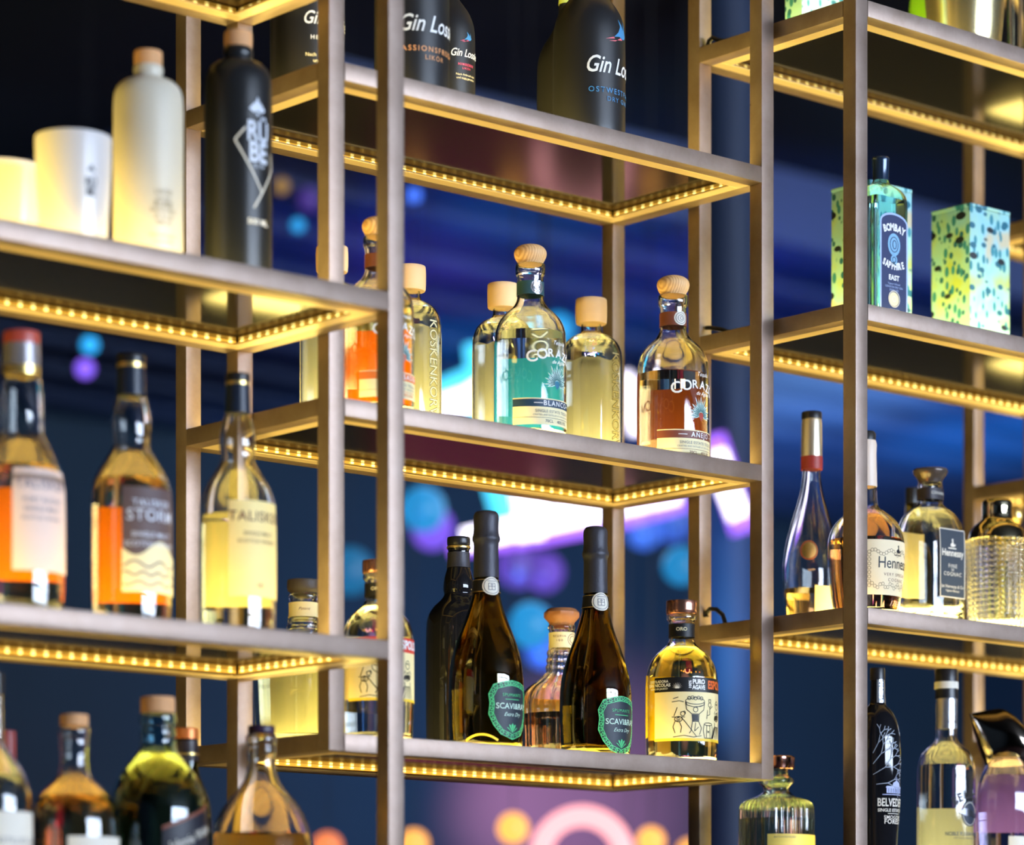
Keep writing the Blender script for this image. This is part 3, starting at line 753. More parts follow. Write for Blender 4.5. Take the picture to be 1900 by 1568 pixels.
G_FZ = 'dark sparkling wine bottles with green framed labels'
def fizz(px, dy, sc, label):
    b = Bot('sparkling_wine_bottle', label, px, 3.41, ZL, group=G_FZ)
    o = lambda pts: [(r * sc, y + dy) for r, y in pts]
    foil = mat('grey_neck_foil', lin((58, 58, 66)), 0.48, 0.35, bump=.5, bscale=160)
    b.solid('foil_capsule', foil, o([(0, 948), (17, 949), (22, 953), (24, 960), (23, 980), (24, 992), (26, 998), (26, 1003), (23, 1009), (23, 1030), (23.6, 1072), (23.6, 1073)]), 1)
    b.body(M_DKGL, o([(20, 1060), (22.6, 1073), (24, 1090), (26, 1104), (31, 1125), (39, 1150), (49, 1175), (58, 1200), (65, 1225), (69, 1252), (70, 1285), (69.5, 1330), (68, 1375), (67, 1420)]), t=.004)
    b.liquid(liq('white_wine', (0.80, 0.66, 0.22)), 1105 + dy)
    nb = b.band('neck_label', I_BK, 1075 + dy, 1099 + dy, off=.0006)
    b.lines('rule', I_GO, [circ(0, 0, 0, 1)] and [[(-60 + 4 * i, 11), (-56 + 4 * i, 11)] for i in range(24)] + [[(-60 + 4 * i, -11), (-56 + 4 * i, -11)] for i in range(24)], 1.1, 0, 1087 + dy, off=.0015, parent=nb)
    b.polys('seal', I_PA, [circ(0, 0, 17, 26)], -7, 1088 + dy, off=.0017, parent=nb)
    b.lines('lettering', I_GR, [circ(0, 0, 14, 24), [(-6, 5), (6, 5), (6, -7), (-6, -7), (-6, 5)], [(-6, -1), (6, -1)], [(0, 5), (0, -7)], [(-8, 9), (8, 9)], [(-3, 2), (3, 2)]], 1.1, -7, 1088 + dy, off=.0021, parent=nb)
    sh = [(-2, 52), (14, 50), (34, 44), (40, 30), (38, 10), (40, -10), (34, -30), (22, -46), (0, -55), (-22, -46), (-34, -30), (-42, -10), (-40, 10), (-42, 26), (-34, 44), (-14, 50)]
    u0, yc = 4, 1316 + dy
    sh = [(x * 1.14, y_ * 1.0) for x, y_ in sh]
    # dark shield built as a fan of small pieces so it follows the glass
    ps = []
    for i in range(len(sh)):
        a, c = sh[i], sh[(i + 1) % len(sh)]
        for f0, f1 in ((0, .33), (.33, .66), (.66, 1)):
            ps.append([(a[0] * f0, a[1] * f0), (a[0] * f1, a[1] * f1), (c[0] * f1, c[1] * f1), (c[0] * f0, c[1] * f0)][(1 if f0 == 0 else 0):])
    lab = b.polys('label', ink('shield_black', (22, 36, 50)), ps, u0, yc, 1.0, off=.0006)
    GN = ink('green_scroll', (80, 200, 130)); G2 = ink('green_scroll_dark', (44, 140, 92))
    ring = []
    for i in range(len(sh)):
        a, c = sh[i], sh[(i + 1) % len(sh)]
        for f in (0, .5):
            x, y_ = a[0] + (c[0] - a[0]) * f, a[1] + (c[1] - a[1]) * f
            ring.append(circ(x * .93, y_ * .93, 3.8 if f == 0 else 2.8, 8))
    rim = [(x * 1.02, y_ * 1.02) for x, y_ in sh + sh[:1]]; rin = [(x * .84, y_ * .85) for x, y_ in sh + sh[:1]]
    b.lines('scroll_frame', GN, ring + [rim, rin], 1.3, u0, yc, parent=lab, off=.0010)
    b.lines('scroll_frame', G2, [[(x * .88, y_ * .9), (x * .98, y_ * .98)] for x, y_ in sh] + [[(x * .90, y_ * .92) for x, y_ in sh + sh[:1]]], 1.6, u0, yc, parent=lab, off=.0008)
    fan = [[(0, -44), (math.cos(a) * 13 - math.sin(a) * 2.5, -44 + math.sin(a) * 15), (math.cos(a) * 16, -44 + math.sin(a) * 18), (math.cos(a) * 13 + math.sin(a) * 2.5, -44 + math.sin(a) * 15)] for a in [PI * (.05 + .9 * i / 6) for i in range(7)]]
    b.polys('scroll_frame', GN, fan, u0, yc, 1.0, off=.0011, parent=lab)
    WG = ink('pale_green_ink', (196, 226, 208))
    b.text('SPUMANTE', u0, yc - 26, 8, GN, lab, space=1.2, off=.0012); b.lines('rule', GN, [[(-17, 0), (17, 0)]], 1.2, u0, yc - 18, off=.0012, parent=lab)
    b.text('SCAVI&RAY', u0 + 3, yc - 5, 15, WG, lab, bold=.012, off=.0012)
    b.text('Extra Dry', u0, yc + 10, 10, WG, lab, shear=.5, off=.0012)
    b.lines('yellow_arc', mat('yellow_edge', lin((246, 208, 60)), .5), [[(x, 12 - x * x * .012) for x in range(-30, 31, 4)]], 4, -56, 1376 + dy, off=.0009, parent=b.bodyobj)
    return b
fizz(902, 0, 1.0, 'dark sparkling wine bottle with grey foil, the one directly right of the round-shouldered black bottle')
fizz(1105, 29, .96, 'dark sparkling wine bottle with grey foil, the one left of the golden picture-label bottle')

b = Bot('liqueur_bottle', 'round-shouldered black glass bottle with black screw cap behind the left foil-necked bottle', 851, 3.56, ZL)
b.solid('cap', M_BLACKPL, [(0, 997), (20, 997), (21.5, 999), (21.5, 1011), (20, 1013)], 1)
b.body(M_BKGL, [(18, 1010), (21, 1014), (21, 1019), (19, 1022), (20, 1050), (23, 1060), (28, 1078), (29, 1095), (26, 1104), (33, 1114), (47, 1126), (57, 1142), (61, 1165), (61, 1300), (60, 1420)])
b.band('neck_foil', mat('grey_neck_foil', (.05, .05, .06), .5), 1024, 1052)
b.band('ring', I_GO, 1012, 1016, off=.0003)
b.patch('label', ink('dark_green_paper', (30, 44, 38)), -70, 70, 1190, 1390, off=.0005, th0=.35)

b = Bot('decanter_bottle', 'faceted amber bottle with octagonal wooden stopper between the two foil-necked bottles', 1042, 3.565, ZL)
oak = mat('oak_stopper', lin((170, 112, 72)), 0.45, vary=.15, vscale=60)
b.solid('stopper', oak, [(0, 1129), (26, 1130), (33, 1137), (33, 1146), (24, 1156), (22, 1162)], 0, seg=8)
def facet(r, th, z): 
    q = 1 + 0.045 * math.cos(12 * th); return r * q * math.sin(th), -r * q * math.cos(th)
b.body(M_GLASS, [(21, 1158), (25, 1162), (25, 1168), (22, 1171), (22, 1203), (25, 1207), (28, 1213), (25, 1219), (29, 1226), (26, 1232), (30, 1239), (27, 1246), (33, 1254), (46, 1266), (62, 1277), (73, 1290), (77, 1305), (75, 1330), (73, 1420)], shape=facet, t=.005, bottom=.012)
b.liquid(L_RED, 1326)
nb = b.band('neck_label', I_CR, 1173, 1202, off=.0010)
b.text('RESERVA', -20, 1181, 6, I_BR, nb, off=.0018); b.text('1·8·0', -20, 1189, 6, I_BR, nb, off=.0018)
b.lines('seal', I_BR, [circ(0, 0, 11, 20), circ(0, 0, 7, 16)], 1.2, 6, 1187, off=.0018, parent=nb)
b.patch('back_label', ink('amber_paper', (236, 196, 130)), -70, 60, 1296, 1325, th0=PI * .9, inner=True)

b = Bot('decanter_bottle', 'wide clear glass decanter with dark ribbed cap and crystal neck behind the front left post', 563, 3.565, ZL)
b.solid('cap', mat('dark_ribbed_cap', lin((70, 62, 58)), .5, bump=.4, bscale=500), [(0, 1075), (29, 1076), (30.5, 1079), (30.5, 1096), (25, 1100), (24, 1104)], 1)
b.body(M_GLASS, [(24, 1102), (28, 1104), (28, 1112), (26, 1116), (26, 1146), (31, 1152), (28, 1158), (33, 1165), (30, 1171), (38, 1180), (60, 1190), (82, 1200), (92, 1214), (94, 1235), (92, 1300), (88, 1420)], t=.006, bottom=.014, shape=None)
b.liquid(liq('pale_gin', (1.0, 0.96, 0.62)), 1215)
nb = b.band('neck_label', I_CR, 1117, 1144, off=.0004); b.text('Patent', -16, 1130, 8, I_BR, nb, shear=.4, off=.0012)
b.patch('back_label', M_FROST, -110, 110, 1222, 1400, th0=PI * .82, inner=True, n=40)
b.patch('label', ink('tan_label', (214, 130, 70)), -20, 60, 1230, 1350, off=.0006)

# ================================================================ MIDDLE UNIT, top shelf
ZT = 1.265
G_GI = 'matt black gin bottles with a swallow emblem'
def gin(px, Y, pts, label, bird, flav, sub, fcol, ysz, u0=0, extra=()):
    b = Bot('gin_bottle', label, px, Y, ZT, group=G_GI)
    b.solid('stopper', M_CORK, [(0, pts[0][1] - 32), (pts[0][0] + 3, pts[0][1] - 31), (pts[0][0] + 3, pts[0][1] + 1)], 0)
    b.body(M_MATBK, pts, solid=True, heel=.004)
    y, sz = ysz
    b.polys('swallow', I_BL, [SWALLOW[0]], u0 + 2, y - sz * 1.55, sz / 28, parent=b.bodyobj)
    b.polys('swallow', bird, SWALLOW[1:], u0 + 2, y - sz * 1.55, sz / 28, parent=b.bodyobj)
    b.text('Gin Lossie', u0, y, sz, I_WH, b.bodyobj, shear=.35, bold=.012, sx=.78)
    b.text(flav, u0, y + sz * 1.05, sz * .32, fcol, b.bodyobj, space=1.35, bold=.01); b.text(sub, u0, y + sz * 1.4, sz * .28, fcol, b.bodyobj, space=1.3)
    for i, e in enumerate(extra): b.text(e, u0, y + sz * 2.0 + i * sz * .32, sz * .28, I_CR, b.bodyobj)
    return b
BIG = [(20, -75), (21, -30), (26, -12), (40, 4), (54, 22), (63, 42), (67, 68), (67.5, 110), (67.5, 250), (66, 290)]
gin(1093, 3.41, BIG, 'big matt black gin bottle with pale swallow emblem at the right of the top shelf', I_PK, 'OSTWESTFALEN', 'DRY GIN', I_BL, (124, 44), u0=14)
gin(764, 3.41, [(r * 1.04, y - 100) for r, y in BIG[:-2]] + [(70, 180), (69, 230)], 'big matt black gin bottle with yellow passion fruit print, next to the near left post', I_PK, 'PASSIONSFRUCHT', 'LIKÖR', ink('yellow_pink_ink', (244, 170, 110)), (48, 44), u0=-2)
gin(835, 3.50, [(11, -90), (12, -20), (14, -4), (24, 10), (37, 28), (45, 50), (47, 75), (47, 190), (46, 220)], 'small matt black liqueur bottle with pink print right of the passion fruit bottle', ink('rose_ink', (240, 90, 120)), 'HIMBEERE', 'LIKÖR', ink('rose_ink', (240, 90, 120)), (100, 20), u0=0, extra=('Nach Anbruch kühl', 'und zügig genießen'))
gin(570, 3.53, [(r * 1.03, y - 150) for r, y in BIG[:-2]] + [(69, 130), (68, 180)], 'big matt black gin bottle behind the front left post of the middle unit', I_PK, 'HEIMATLIEBE', 'GIN', I_WH, (38, 34), u0=2, extra=('Nach Anbruch kühl lagern', 'und zügig genießen', '', '', '40% vol'))
b = Bot('dark_bottle', 'plain dark bottle with yellowish neck label hidden behind the big gin bottle at right', 1052, 3.545, ZT)
b.body(M_MATBK, [(13, -50), (14, 8), (18, 40), (30, 66), (44, 86), (53, 108), (56, 135), (56, 240), (55, 290)], solid=True)
b.band('neck_label', ink('lime_paper', (214, 232, 120)), -40, 6)
b.solid('cap', M_BLACKPL, [(0, -64), (14, -64), (14, -46)], 0)

# ================================================================ LEFT UNIT, upper shelf
ZA = 0.9216
M_CER = mat('cream_ceramic', (0.60, 0.55, 0.44), 0.32, spec=.4)
M_CEW = mat('white_porcelain', (0.64, 0.60, 0.58), 0.25)
G_CUP = 'white porcelain cups on the upper left shelf'
def cup(px, Y, top, label, mark):
    b = Bot('porcelain_cup', label, px, Y, ZA, cat='cup', group=G_CUP)
    b.body(M_CEW, [(71, top), (71.5, top + 3), (70, top + 60), (66, top + 130), (62, top + 190)], t=.004, bottom=.006, heel=.008)
    if mark:
        b.polys('emblem', I_BK, [[(0, 10), (-4, 2), (0, -4), (4, 2)], [(-5, 3), (-8, -2), (-2, -5)], [(5, 3), (8, -2), (2, -5)]], -6, top + 58, 1.0, parent=b.bodyobj)
        b.text('RÜ', -6, top + 82, 22, I_BK, b.bodyobj, bold=.03, sx=.8); b.text('BE', -6, top + 100, 22, I_BK, b.bodyobj, bold=.03, sx=.8)
cup(136, 3.25, 257, 'white porcelain cup with small black emblem beside the cream stoneware bottle', True)
cup(8, 3.41, 311, 'white porcelain cup cut off by the left edge, behind the cup with the emblem', False)
b = Bot('stoneware_bottle', 'cream stoneware bottle with cork, between the porcelain cup and the black bottle', 275, 3.28, ZA)
b.solid('stopper', M_CORK, [(0, 95), (24, 96), (26, 99), (26, 121), (24, 124)], 1)
b.body(M_CER, [(23, 122), (27, 125), (28, 133), (26, 140), (25, 147), (38, 150), (52, 157), (61, 168), (64.5, 186), (65, 215), (65, 420), (64, 500)], solid=True, heel=.003)
for i, (s_, z_) in enumerate((('LIKÖR', 12), ('aus der', 9), ('RÜBE', 15), ('DESTILLERIE', 9), ('35 % vol', 10), ('500 ml', 10), ('', 4), ('Bitte kühl lagern', 7), ('und genießen', 7))):
    b.text(s_, -10, 358 + i * 11.5, z_, ink('olive_ink', (120, 106, 64)), b.bodyobj, space=1.1)
b = Bot('stoneware_bottle', 'black stoneware bottle with cork and white diamond emblem on the upper left shelf', 442, 3.28, ZA)
b.solid('stopper', M_CORK, [(0, 59), (24, 60), (26, 63), (26, 87), (24, 90)], 1)
b.body(mat('black_glazed_stoneware', (0.014, 0.015, 0.017), 0.3), [(22, 88), (26, 91), (28, 99), (27, 107), (24, 112), (30, 116), (44, 121), (55, 131), (61, 146), (63, 170), (63, 440), (62, 520)], solid=True, heel=.003)
LB = ink('pale_blue_ink', (206, 214, 228))
b.text('RÜ', 0, 246, 52, LB, b.bodyobj, bold=.025, sx=.72); b.text('BE', 0, 285, 52, LB, b.bodyobj, bold=.03, sx=.75)
b.text('GIN', 0, 309, 11, LB, b.bodyobj, space=1.5)
b.polys('leaf_emblem', LB, [[(0, 24), (-6, 8), (0, 0), (6, 8)], [(-6, 14), (-16, 2), (-8, -4), (0, 0)], [(6, 14), (16, 2), (8, -4), (0, 0)], [(-4, -4), (0, -10), (4, -4)]], -2, 206, 1.1, parent=b.bodyobj)
b.lines('diamond_emblem', I_PA, [[(-26, 36), (-46, 12), (8, -82), (-10, -112)], [(8, -82), (40, -30), (34, -6)]], 3.4, 0, 275, parent=b.bodyobj)
b.text('500 ML', 0, 413, 15, I_PA, b.bodyobj, bold=.03)

# ================================================================ LEFT UNIT, middle shelf
ZC = 0.4715
G_WH = 'tall whisky bottles in a row on the second left shelf'
def whisky(px, cap, body, label, lq, level, lbl, paper, inkc, words, capm, extra):
    b = Bot('whisky_bottle', label, px, 3.28, ZC, group=G_WH)
    for nm, m, pts in cap: b.solid(nm, m, pts, 1)
    b.body(M_GLASS, body)
    b.liquid(lq, level)
    y0, y1 = lbl
    lb = b.patch('label', paper, -62, 84, y0, y1, off=.0005, n=36)
    yy = y0 + 30
    for w_, s_ in words:
        b.text(w_, -2, yy, s_, inkc, lb, space=1.1, bold=.01); yy += s_ * 1.05 + 4
    b.patch('back_label', extra, -72, 72, y0 + 40, y1 + 20, th0=PI * .86, inner=True)
    return b
BKC = M_BLACKPL
whisky(441, (('cap', BKC, [(0, 693), (22, 694), (23, 697), (23, 708), (22, 711)]), ('cap_ring', I_GO, [(22.5, 710), (22.5, 716)]), ('neck_sleeve', mat('navy_sleeve', lin((24, 34, 52)), .35), [(22, 716), (24, 768)])),
       [(20, 764), (24, 770), (29, 785), (33, 805), (34, 825), (31, 848), (32, 860), (44, 880), (58, 902), (67, 925), (71, 950), (71, 1100), (70, 1240)],
       'tall whisky bottle with plain cream label, nearest the near left post', L_TEA, 960, (930, 1108), ink('cream_label', (246, 222, 150), .6), I_BR, (('TALISKER', 26), ('SINGLE MALT', 10), ('SCOTCH WHISKY', 10), ('', 60), ('10', 14)), None, M_FROST)
b = whisky(243, (('cap', BKC, [(0, 658), (26, 659), (27, 662), (27, 674), (26, 677)]), ('cap_ring', I_GO, [(26.5, 676), (26.5, 684)]), ('neck_sleeve', MATS['navy_sleeve'], [(26, 684), (28, 736)])),
       [(24, 734), (29, 740), (34, 758), (37, 785), (36, 810), (34, 826), (36, 834), (50, 858), (66, 885), (74, 910), (76, 935), (76, 1080), (74, 1220)],
       'tall whisky bottle with dark stormy picture label, middle of the row of three', L_ORG, 893, (905, 1100), ink('storm_label', (96, 78, 78), .6), ink('storm_ink', (206, 210, 224)), (('TALISKER', 18), ('STORM', 30), ('SINGLE MALT', 13), ('SCOTCH WHISKY', 13)), None, ink('orange_back', (250, 150, 40)))
b.patch('label_wave', I_CR, -62, 84, 1018, 1100, off=.0007, n=36, curve=lambda f, a, c: (a + 14 * math.sin(f * 9), c))
b.lines('label_wave', ink('storm_ink2', (120, 104, 100)), [[(x, 6 * math.sin(x * .12 + j)) for x in range(-60, 80, 6)] for j in range(1)] + [[(x, -18 + 4 * math.sin(x * .2)) for x in range(-60, 80, 6)], [(x, -36 + 4 * math.sin(x * .15)) for x in range(-60, 80, 6)]], 4, 0, 1048, off=.0010)
whisky(40, (('cap', mat('red_cap', lin((176, 74, 62)), .4), [(0, 615), (32, 616), (34, 620), (34, 640)]), ('neck_sleeve', mat('grey_sleeve', lin((150, 146, 150)), .3, .5), [(34, 640), (35, 682)]), ('cap_ring', I_GO, [(35.5, 682), (35.5, 698)])),
       [(30, 694), (36, 700), (39, 725), (40, 770), (40, 800), (44, 812), (58, 838), (70, 866), (78, 895), (80, 930), (80, 1070), (78, 1200)],
       'tall whisky bottle with silver and red cap, cut by the left edge', L_ORG, 870, (870, 1060), ink('rose_label', (236, 206, 190), .6), ink('slate_ink', (110, 96, 110)), (('TALISKER', 24), ('PORT RUIGHE', 12), ('SINGLE MALT', 12), ('SCOTCH WHISKY', 10)), None, ink('orange_back', (250, 150, 40)))

# ================================================================ LEFT UNIT, lowest shelf
ZD = 0.0215
b = Bot('whisky_bottle', 'rounded amber bottle with cork and white label in the lower left corner', 138, 3.28, ZD)
b.solid('stopper', M_CORK, [(0, 1325), (25, 1326), (26, 1329), (26, 1349)], 1)
b.body(M_GLASS, [(24, 1346), (29, 1350), (30, 1362), (27, 1372), (28, 1384), (26, 1396), (27, 1430), (34, 1446), (52, 1462), (70, 1482), (80, 1508), (83, 1540), (83, 1700), (80, 1850)])
b.liquid(L_AMB, 1478)
b.patch('label', I_PA, -60, 100, 1552, 1700, off=.0005)
b = Bot('whisky_bottle', 'blue-green glass bottle with cork and slanted black label, bottom left', 293, 3.28, ZD)
b.solid('stopper', M_CORK, [(0, 1292), (30, 1293), (32, 1297), (32, 1324)], 1)
b.body(mat('blue_green_glass', (0.50, 0.74, 0.82), 0.0, trans=1, ior=1.5), [(29, 1320), (34, 1326), (35, 1340), (31, 1350), (34, 1360), (32, 1378), (36, 1394), (50, 1412), (68, 1434), (82, 1462), (90, 1495), (92, 1530), (92, 1700), (90, 1850)])
b.liquid(L_AMB, 1400)
la = b.patch('label', ink('label_black', (20, 22, 36)), -48, 90, 1518, 1610, off=.0006, n=30, curve=lambda f, a, c: (a + 22 - 55 * f, c - 55 * f + 22))
b.patch('label_border', I_BR, -48, 90, 1512, 1519, off=.0008, parent=la, n=30, curve=lambda f, a, c: (a + 22 - 55 * f, c - 55 * f + 22))
b.text('Johnnie Walker', 20, 1552, 26, I_PA, la, rot=.37, off=.0012, sx=.7)
b = Bot('whisky_bottle', 'flared clear decanter bottle with dark flat cap at the bottom, left of the near post', 485, 3.28, ZD)
b.solid('cap', ink('dark_violet_cap', (52, 34, 56), .35), [(0, 1347), (24, 1347), (25, 1349), (25, 1361), (24, 1363)], 0)
b.body(M_GLASS, [(26, 1363), (29, 1366), (30, 1376), (27, 1384), (29, 1396), (26, 1404), (27, 1430), (33, 1450), (46, 1468), (62, 1486), (78, 1510), (90, 1540), (97, 1575), (99, 1620), (96, 1850)])
b.liquid(L_AMB, 1548)
b.patch('back_label', I_PA, -60, 60, 1560, 1700, th0=PI * .86, inner=True)
b = Bot('wine_bottle', 'bottle with copper cap ring and black neck sleeve behind the blue-green bottle', 346, 3.425, ZD)
b.solid('cap', mat('copper_ring', lin((214, 124, 66)), .35, .4), [(0, 1350), (22, 1351), (23, 1354), (23, 1372)], 1)
b.body(mat('dark_green_glass', (0.06, 0.14, 0.08), 0.0, trans=1, ior=1.5), [(20, 1370), (21, 1374), (22, 1430), (27, 1448), (36, 1466), (44, 1490), (47, 1520), (47, 1840)])
sl = b.band('neck_sleeve', mat('black_sleeve', lin((52, 44, 50)), .4), 1374, 1412, off=.0005); b.band('sleeve_ring', I_GO, 1397, 1401, off=.0012, parent=sl)
b = Bot('gin_bottle', 'clear glass bottle with pale label cut by the left edge at the bottom', -12, 3.28, ZD)
b.solid('cap', M_BLACKPL, [(0, 1250), (18, 1250), (18, 1290)], 0)
b.body(M_GLASS, [(16, 1286), (18, 1290), (19, 1370), (22, 1385), (36, 1405), (54, 1430), (66, 1458), (71, 1490), (72, 1700), (70, 1850)])
b.liquid(L_CLR, 1440); la = b.patch('label', I_PA, -50, 90, 1505, 1640, off=.0005)
b.text('DESTILLED GIN', 10, 1560, 16, I_GR, la)
b = Bot('wine_bottle', 'bottle with dull red capsule behind the bottles at the bottom left edge', 12, 3.425, ZD)
b.solid('capsule', ink('dull_red_foil', (134, 56, 60), .4), [(0, 1355), (17, 1356), (18, 1359), (18, 1432), (19, 1440)], 1)
b.body(M_DKGL, [(17, 1436), (19, 1442), (24, 1470), (38, 1500), (42, 1530), (42, 1840)])

# ================================================================ RIGHT UNIT, low shelf
ZR = 0.590
b = Bot('cognac_bottle', 'slender teardrop cognac bottle with silver-gold neck, just left of the right unit near post', 1506, 3.40, ZR, shape=superell(1.0, 0.72, 2.3))
b.solid('cap', M_BLACKPL, [(0, 765), (18, 765), (19, 767), (19, 778), (18, 779)], 0, shape=None)
b.body(M_GLASS, [(17, 868), (18.5, 874), (20, 895), (26, 925), (36, 955), (47, 988), (55, 1020), (60, 1052), (60.5, 1080), (57, 1115), (53, 1160)])
b.liquid(L_ORG, 1096)
b.solid('neck_foil', mat('silver_gold_foil', (0.80, 0.72, 0.55), .28, .85), [(18, 779), (19, 785), (20, 848)], 0, shape=None)
b.solid('neck_band', ink('maroon_band', (140, 44, 40)), [(20.2, 848), (20.2, 872)], 0, shape=None)
b.patch('label', ink('cream_label2', (246, 226, 170), .6), -30, 40, 1086, 1150, off=.0006)
b.polys('medallion', I_GO, [circ(0, 0, 15, 20)], -42, 1022, off=.0006); 
b.lines('medallion_ring', mat('copper_ring', (.6, .3, .1), .35), [circ(0, 0, 17, 24)], 2, -42, 1022, off=.0008)

b = Bot('cognac_bottle', 'round red-brown cognac bottle with long cream neck, behind the right unit near post', 1607, 3.25, ZR)
b.solid('cap', mat('dark_cap_wax', (.02, .02, .02), .4, bump=.6, bscale=150), [(0, 800), (15, 801), (18, 806), (18, 818)], 0)
b.body(M_GLASS, [(18, 902), (20, 906), (21, 935), (25, 945), (40, 955), (55, 968), (66, 985), (71, 1005), (71, 1030), (69, 1070), (65, 1110), (60, 1160)])
b.liquid(L_RED, 1004)
b.solid('neck_sleeve', ink('beige_sleeve', (228, 206, 186), .45), [(18, 818), (20, 826), (19, 842), (20.5, 904)], 0)
b.polys('medallion', I_GO, [circ(0, 0, 13, 18)], 18, 958, off=.0010)
la = b.patch('label', ink('cognac_label', (240, 220, 180), .6), -62, 88, 1003, 1105, off=.0005, n=36)
b.text('Hennessy', 10, 1046, 30, I_BK, la, bold=.005, sx=.8)
b.text('VERY SPECIAL', 8, 1067, 8, I_BR, la, space=1.3); b.text('COGNAC', 8, 1077, 8.5, I_BR, la, space=1.3)
vine = []
for i in range(26):
    x = -56 + i * 5.4; vine += [circ(x, 26 + 4 * math.sin(i), 3.2, 7), circ(x, -36 + 4 * math.sin(i * 1.7), 3.2, 7)]
for i in range(7): vine += [circ(-56, 20 - i * 8, 3, 7)]
b.lines('vine_print', ink('vine_ink', (140, 118, 86)), vine, .9, 4, 1052, parent=la)
b.polys('arm_emblem', I_BK, [[(-4, -6), (-6, -2), (-1, 2), (-2, 8), (2, 9), (2, 2), (5, -2), (8, 0), (8, -4), (3, -6)], [(-12, -9), (10, -9), (10, -10.5), (-12, -10.5)]], 10, 1020, parent=la)
b.text('1765', 8, 1120, 15, ink('pale_gold_ink', (240, 196, 170)), b.bodyobj, shear=.4)

b = Bot('cognac_bottle', 'empty clear square-shouldered cognac bottle with dark label, right of the near post', 1726, 3.29, ZR, shape=superell(1.02, 0.86, 2.8))
b.solid('stopper', mat('smoked_stopper', (0.10, 0.08, 0.07), .15, .4), [(0, 869), (30, 870), (33, 874), (31, 881), (24, 889), (21, 897)], 1, shape=None)
b.body(M_GLASS, [(20, 896), (23, 899), (22, 934), (26, 941), (40, 950), (51, 962), (58, 978), (61, 1000), (62, 1040), (61, 1160)], t=.004, bottom=.018)
nb = b.band('neck_label', ink('dark_band', (46, 40, 46)), 905, 926, off=.0008); b.text('COGNAC', 0, 915, 7, I_PA, nb, off=.0018)
b.flat = True
la = b.patch('label', ink('slate_label', (44, 54, 66)), -34, 34, 982, 1108, off=.0008, n=4)
b.lines('label_border', I_PA, [[(-34, 63), (34, 63), (34, -63), (-34, -63), (-34, 63)]], 1.6, 0, 1045, off=.0012, parent=la)
b.text('Hennessy', 0, 1026, 18, I_PA, la, bold=.02, sx=.85, off=.0014); b.text('FINE', 0, 1050, 10, I_PA, la, off=.0014, space=1.3); b.text('DE', 0, 1057, 6, I_PA, la, off=.0014); b.text('COGNAC', 0, 1065, 10, I_PA, la, off=.0014, space=1.2)
b.text('Jas Hennessy & Co', 0, 1088, 8, I_PA, la, off=.0014); b.text('Vigneur-Éleveur', 0, 1096, 6, I_PA, la, off=.0014)
b.polys('arm_emblem', I_PA, [[(-4, -6), (-6, -2), (-1, 2), (-2, 8), (2, 9), (2, 2), (5, -2), (8, 0), (8, -4), (3, -6)], [(-12, -8), (10, -8), (10, -10), (-12, -10)]], 0, 1008, parent=la, off=.0014)
b.flat = False
b.patch('back_label', ink('pale_back', (244, 232, 200)), -34, 34, 990, 1112, th0=PI, inner=True)

b = Bot('dark_bottle', 'dark bottle whose black cap shows behind the square-shouldered cognac bottle', 1692, 3.445, ZR)
b.solid('cap', M_BLACKPL, [(0, 905), (11, 905), (12, 907), (12, 935)], 0)
b.body(M_DKGL, [(11, 933), (12, 936), (13, 985), (20, 1005), (32, 1022), (36, 1045), (36, 1180)])

b = Bot('cocktail_shaker', 'cut-crystal cocktail shaker with shiny gold dome lid at the right edge', 1850, 3.275, ZR, cat='shaker')
M_MIR = mat('polished_gold_steel', (0.92, 0.80, 0.52), 0.07, 1.0)
b.solid('lid', M_MIR, [(0, 926), (22, 927), (27, 931), (28, 937), (28, 962), (30, 967), (40, 974), (49, 984), (53, 998), (54, 1004)], 1)
def cut(r, th, z):
    q = 1 + 0.05 * abs(math.sin(14 * th)) * abs(math.sin(z * PI / 0.0085)); return r * q * math.sin(th), -r * q * math.cos(th)
pf = [(57, 1003)] + [(57 - i * .055, 1005 + i * 2) for i in range(72)] + [(52, 1160)]
b.body(M_GLASS, pf, name='crystal_cup', t=.004, bottom=.01, shape=cut, seg=112, sm=0)
b = Bot('liqueur_bottle', 'bottle with round golden stopper behind the crystal shaker at the right edge', 1884, 3.435, ZR)
b.solid('stopper', I_GO, [(0, 938), (9, 940), (14, 950), (14, 964), (9, 972), (6, 978)], 2)
b.body(M_GLASS, [(9, 974), (11, 978), (12, 992), (22, 1004), (34, 1020), (38, 1045), (38, 1190)])
b.liquid(L_GOLD, 1040)

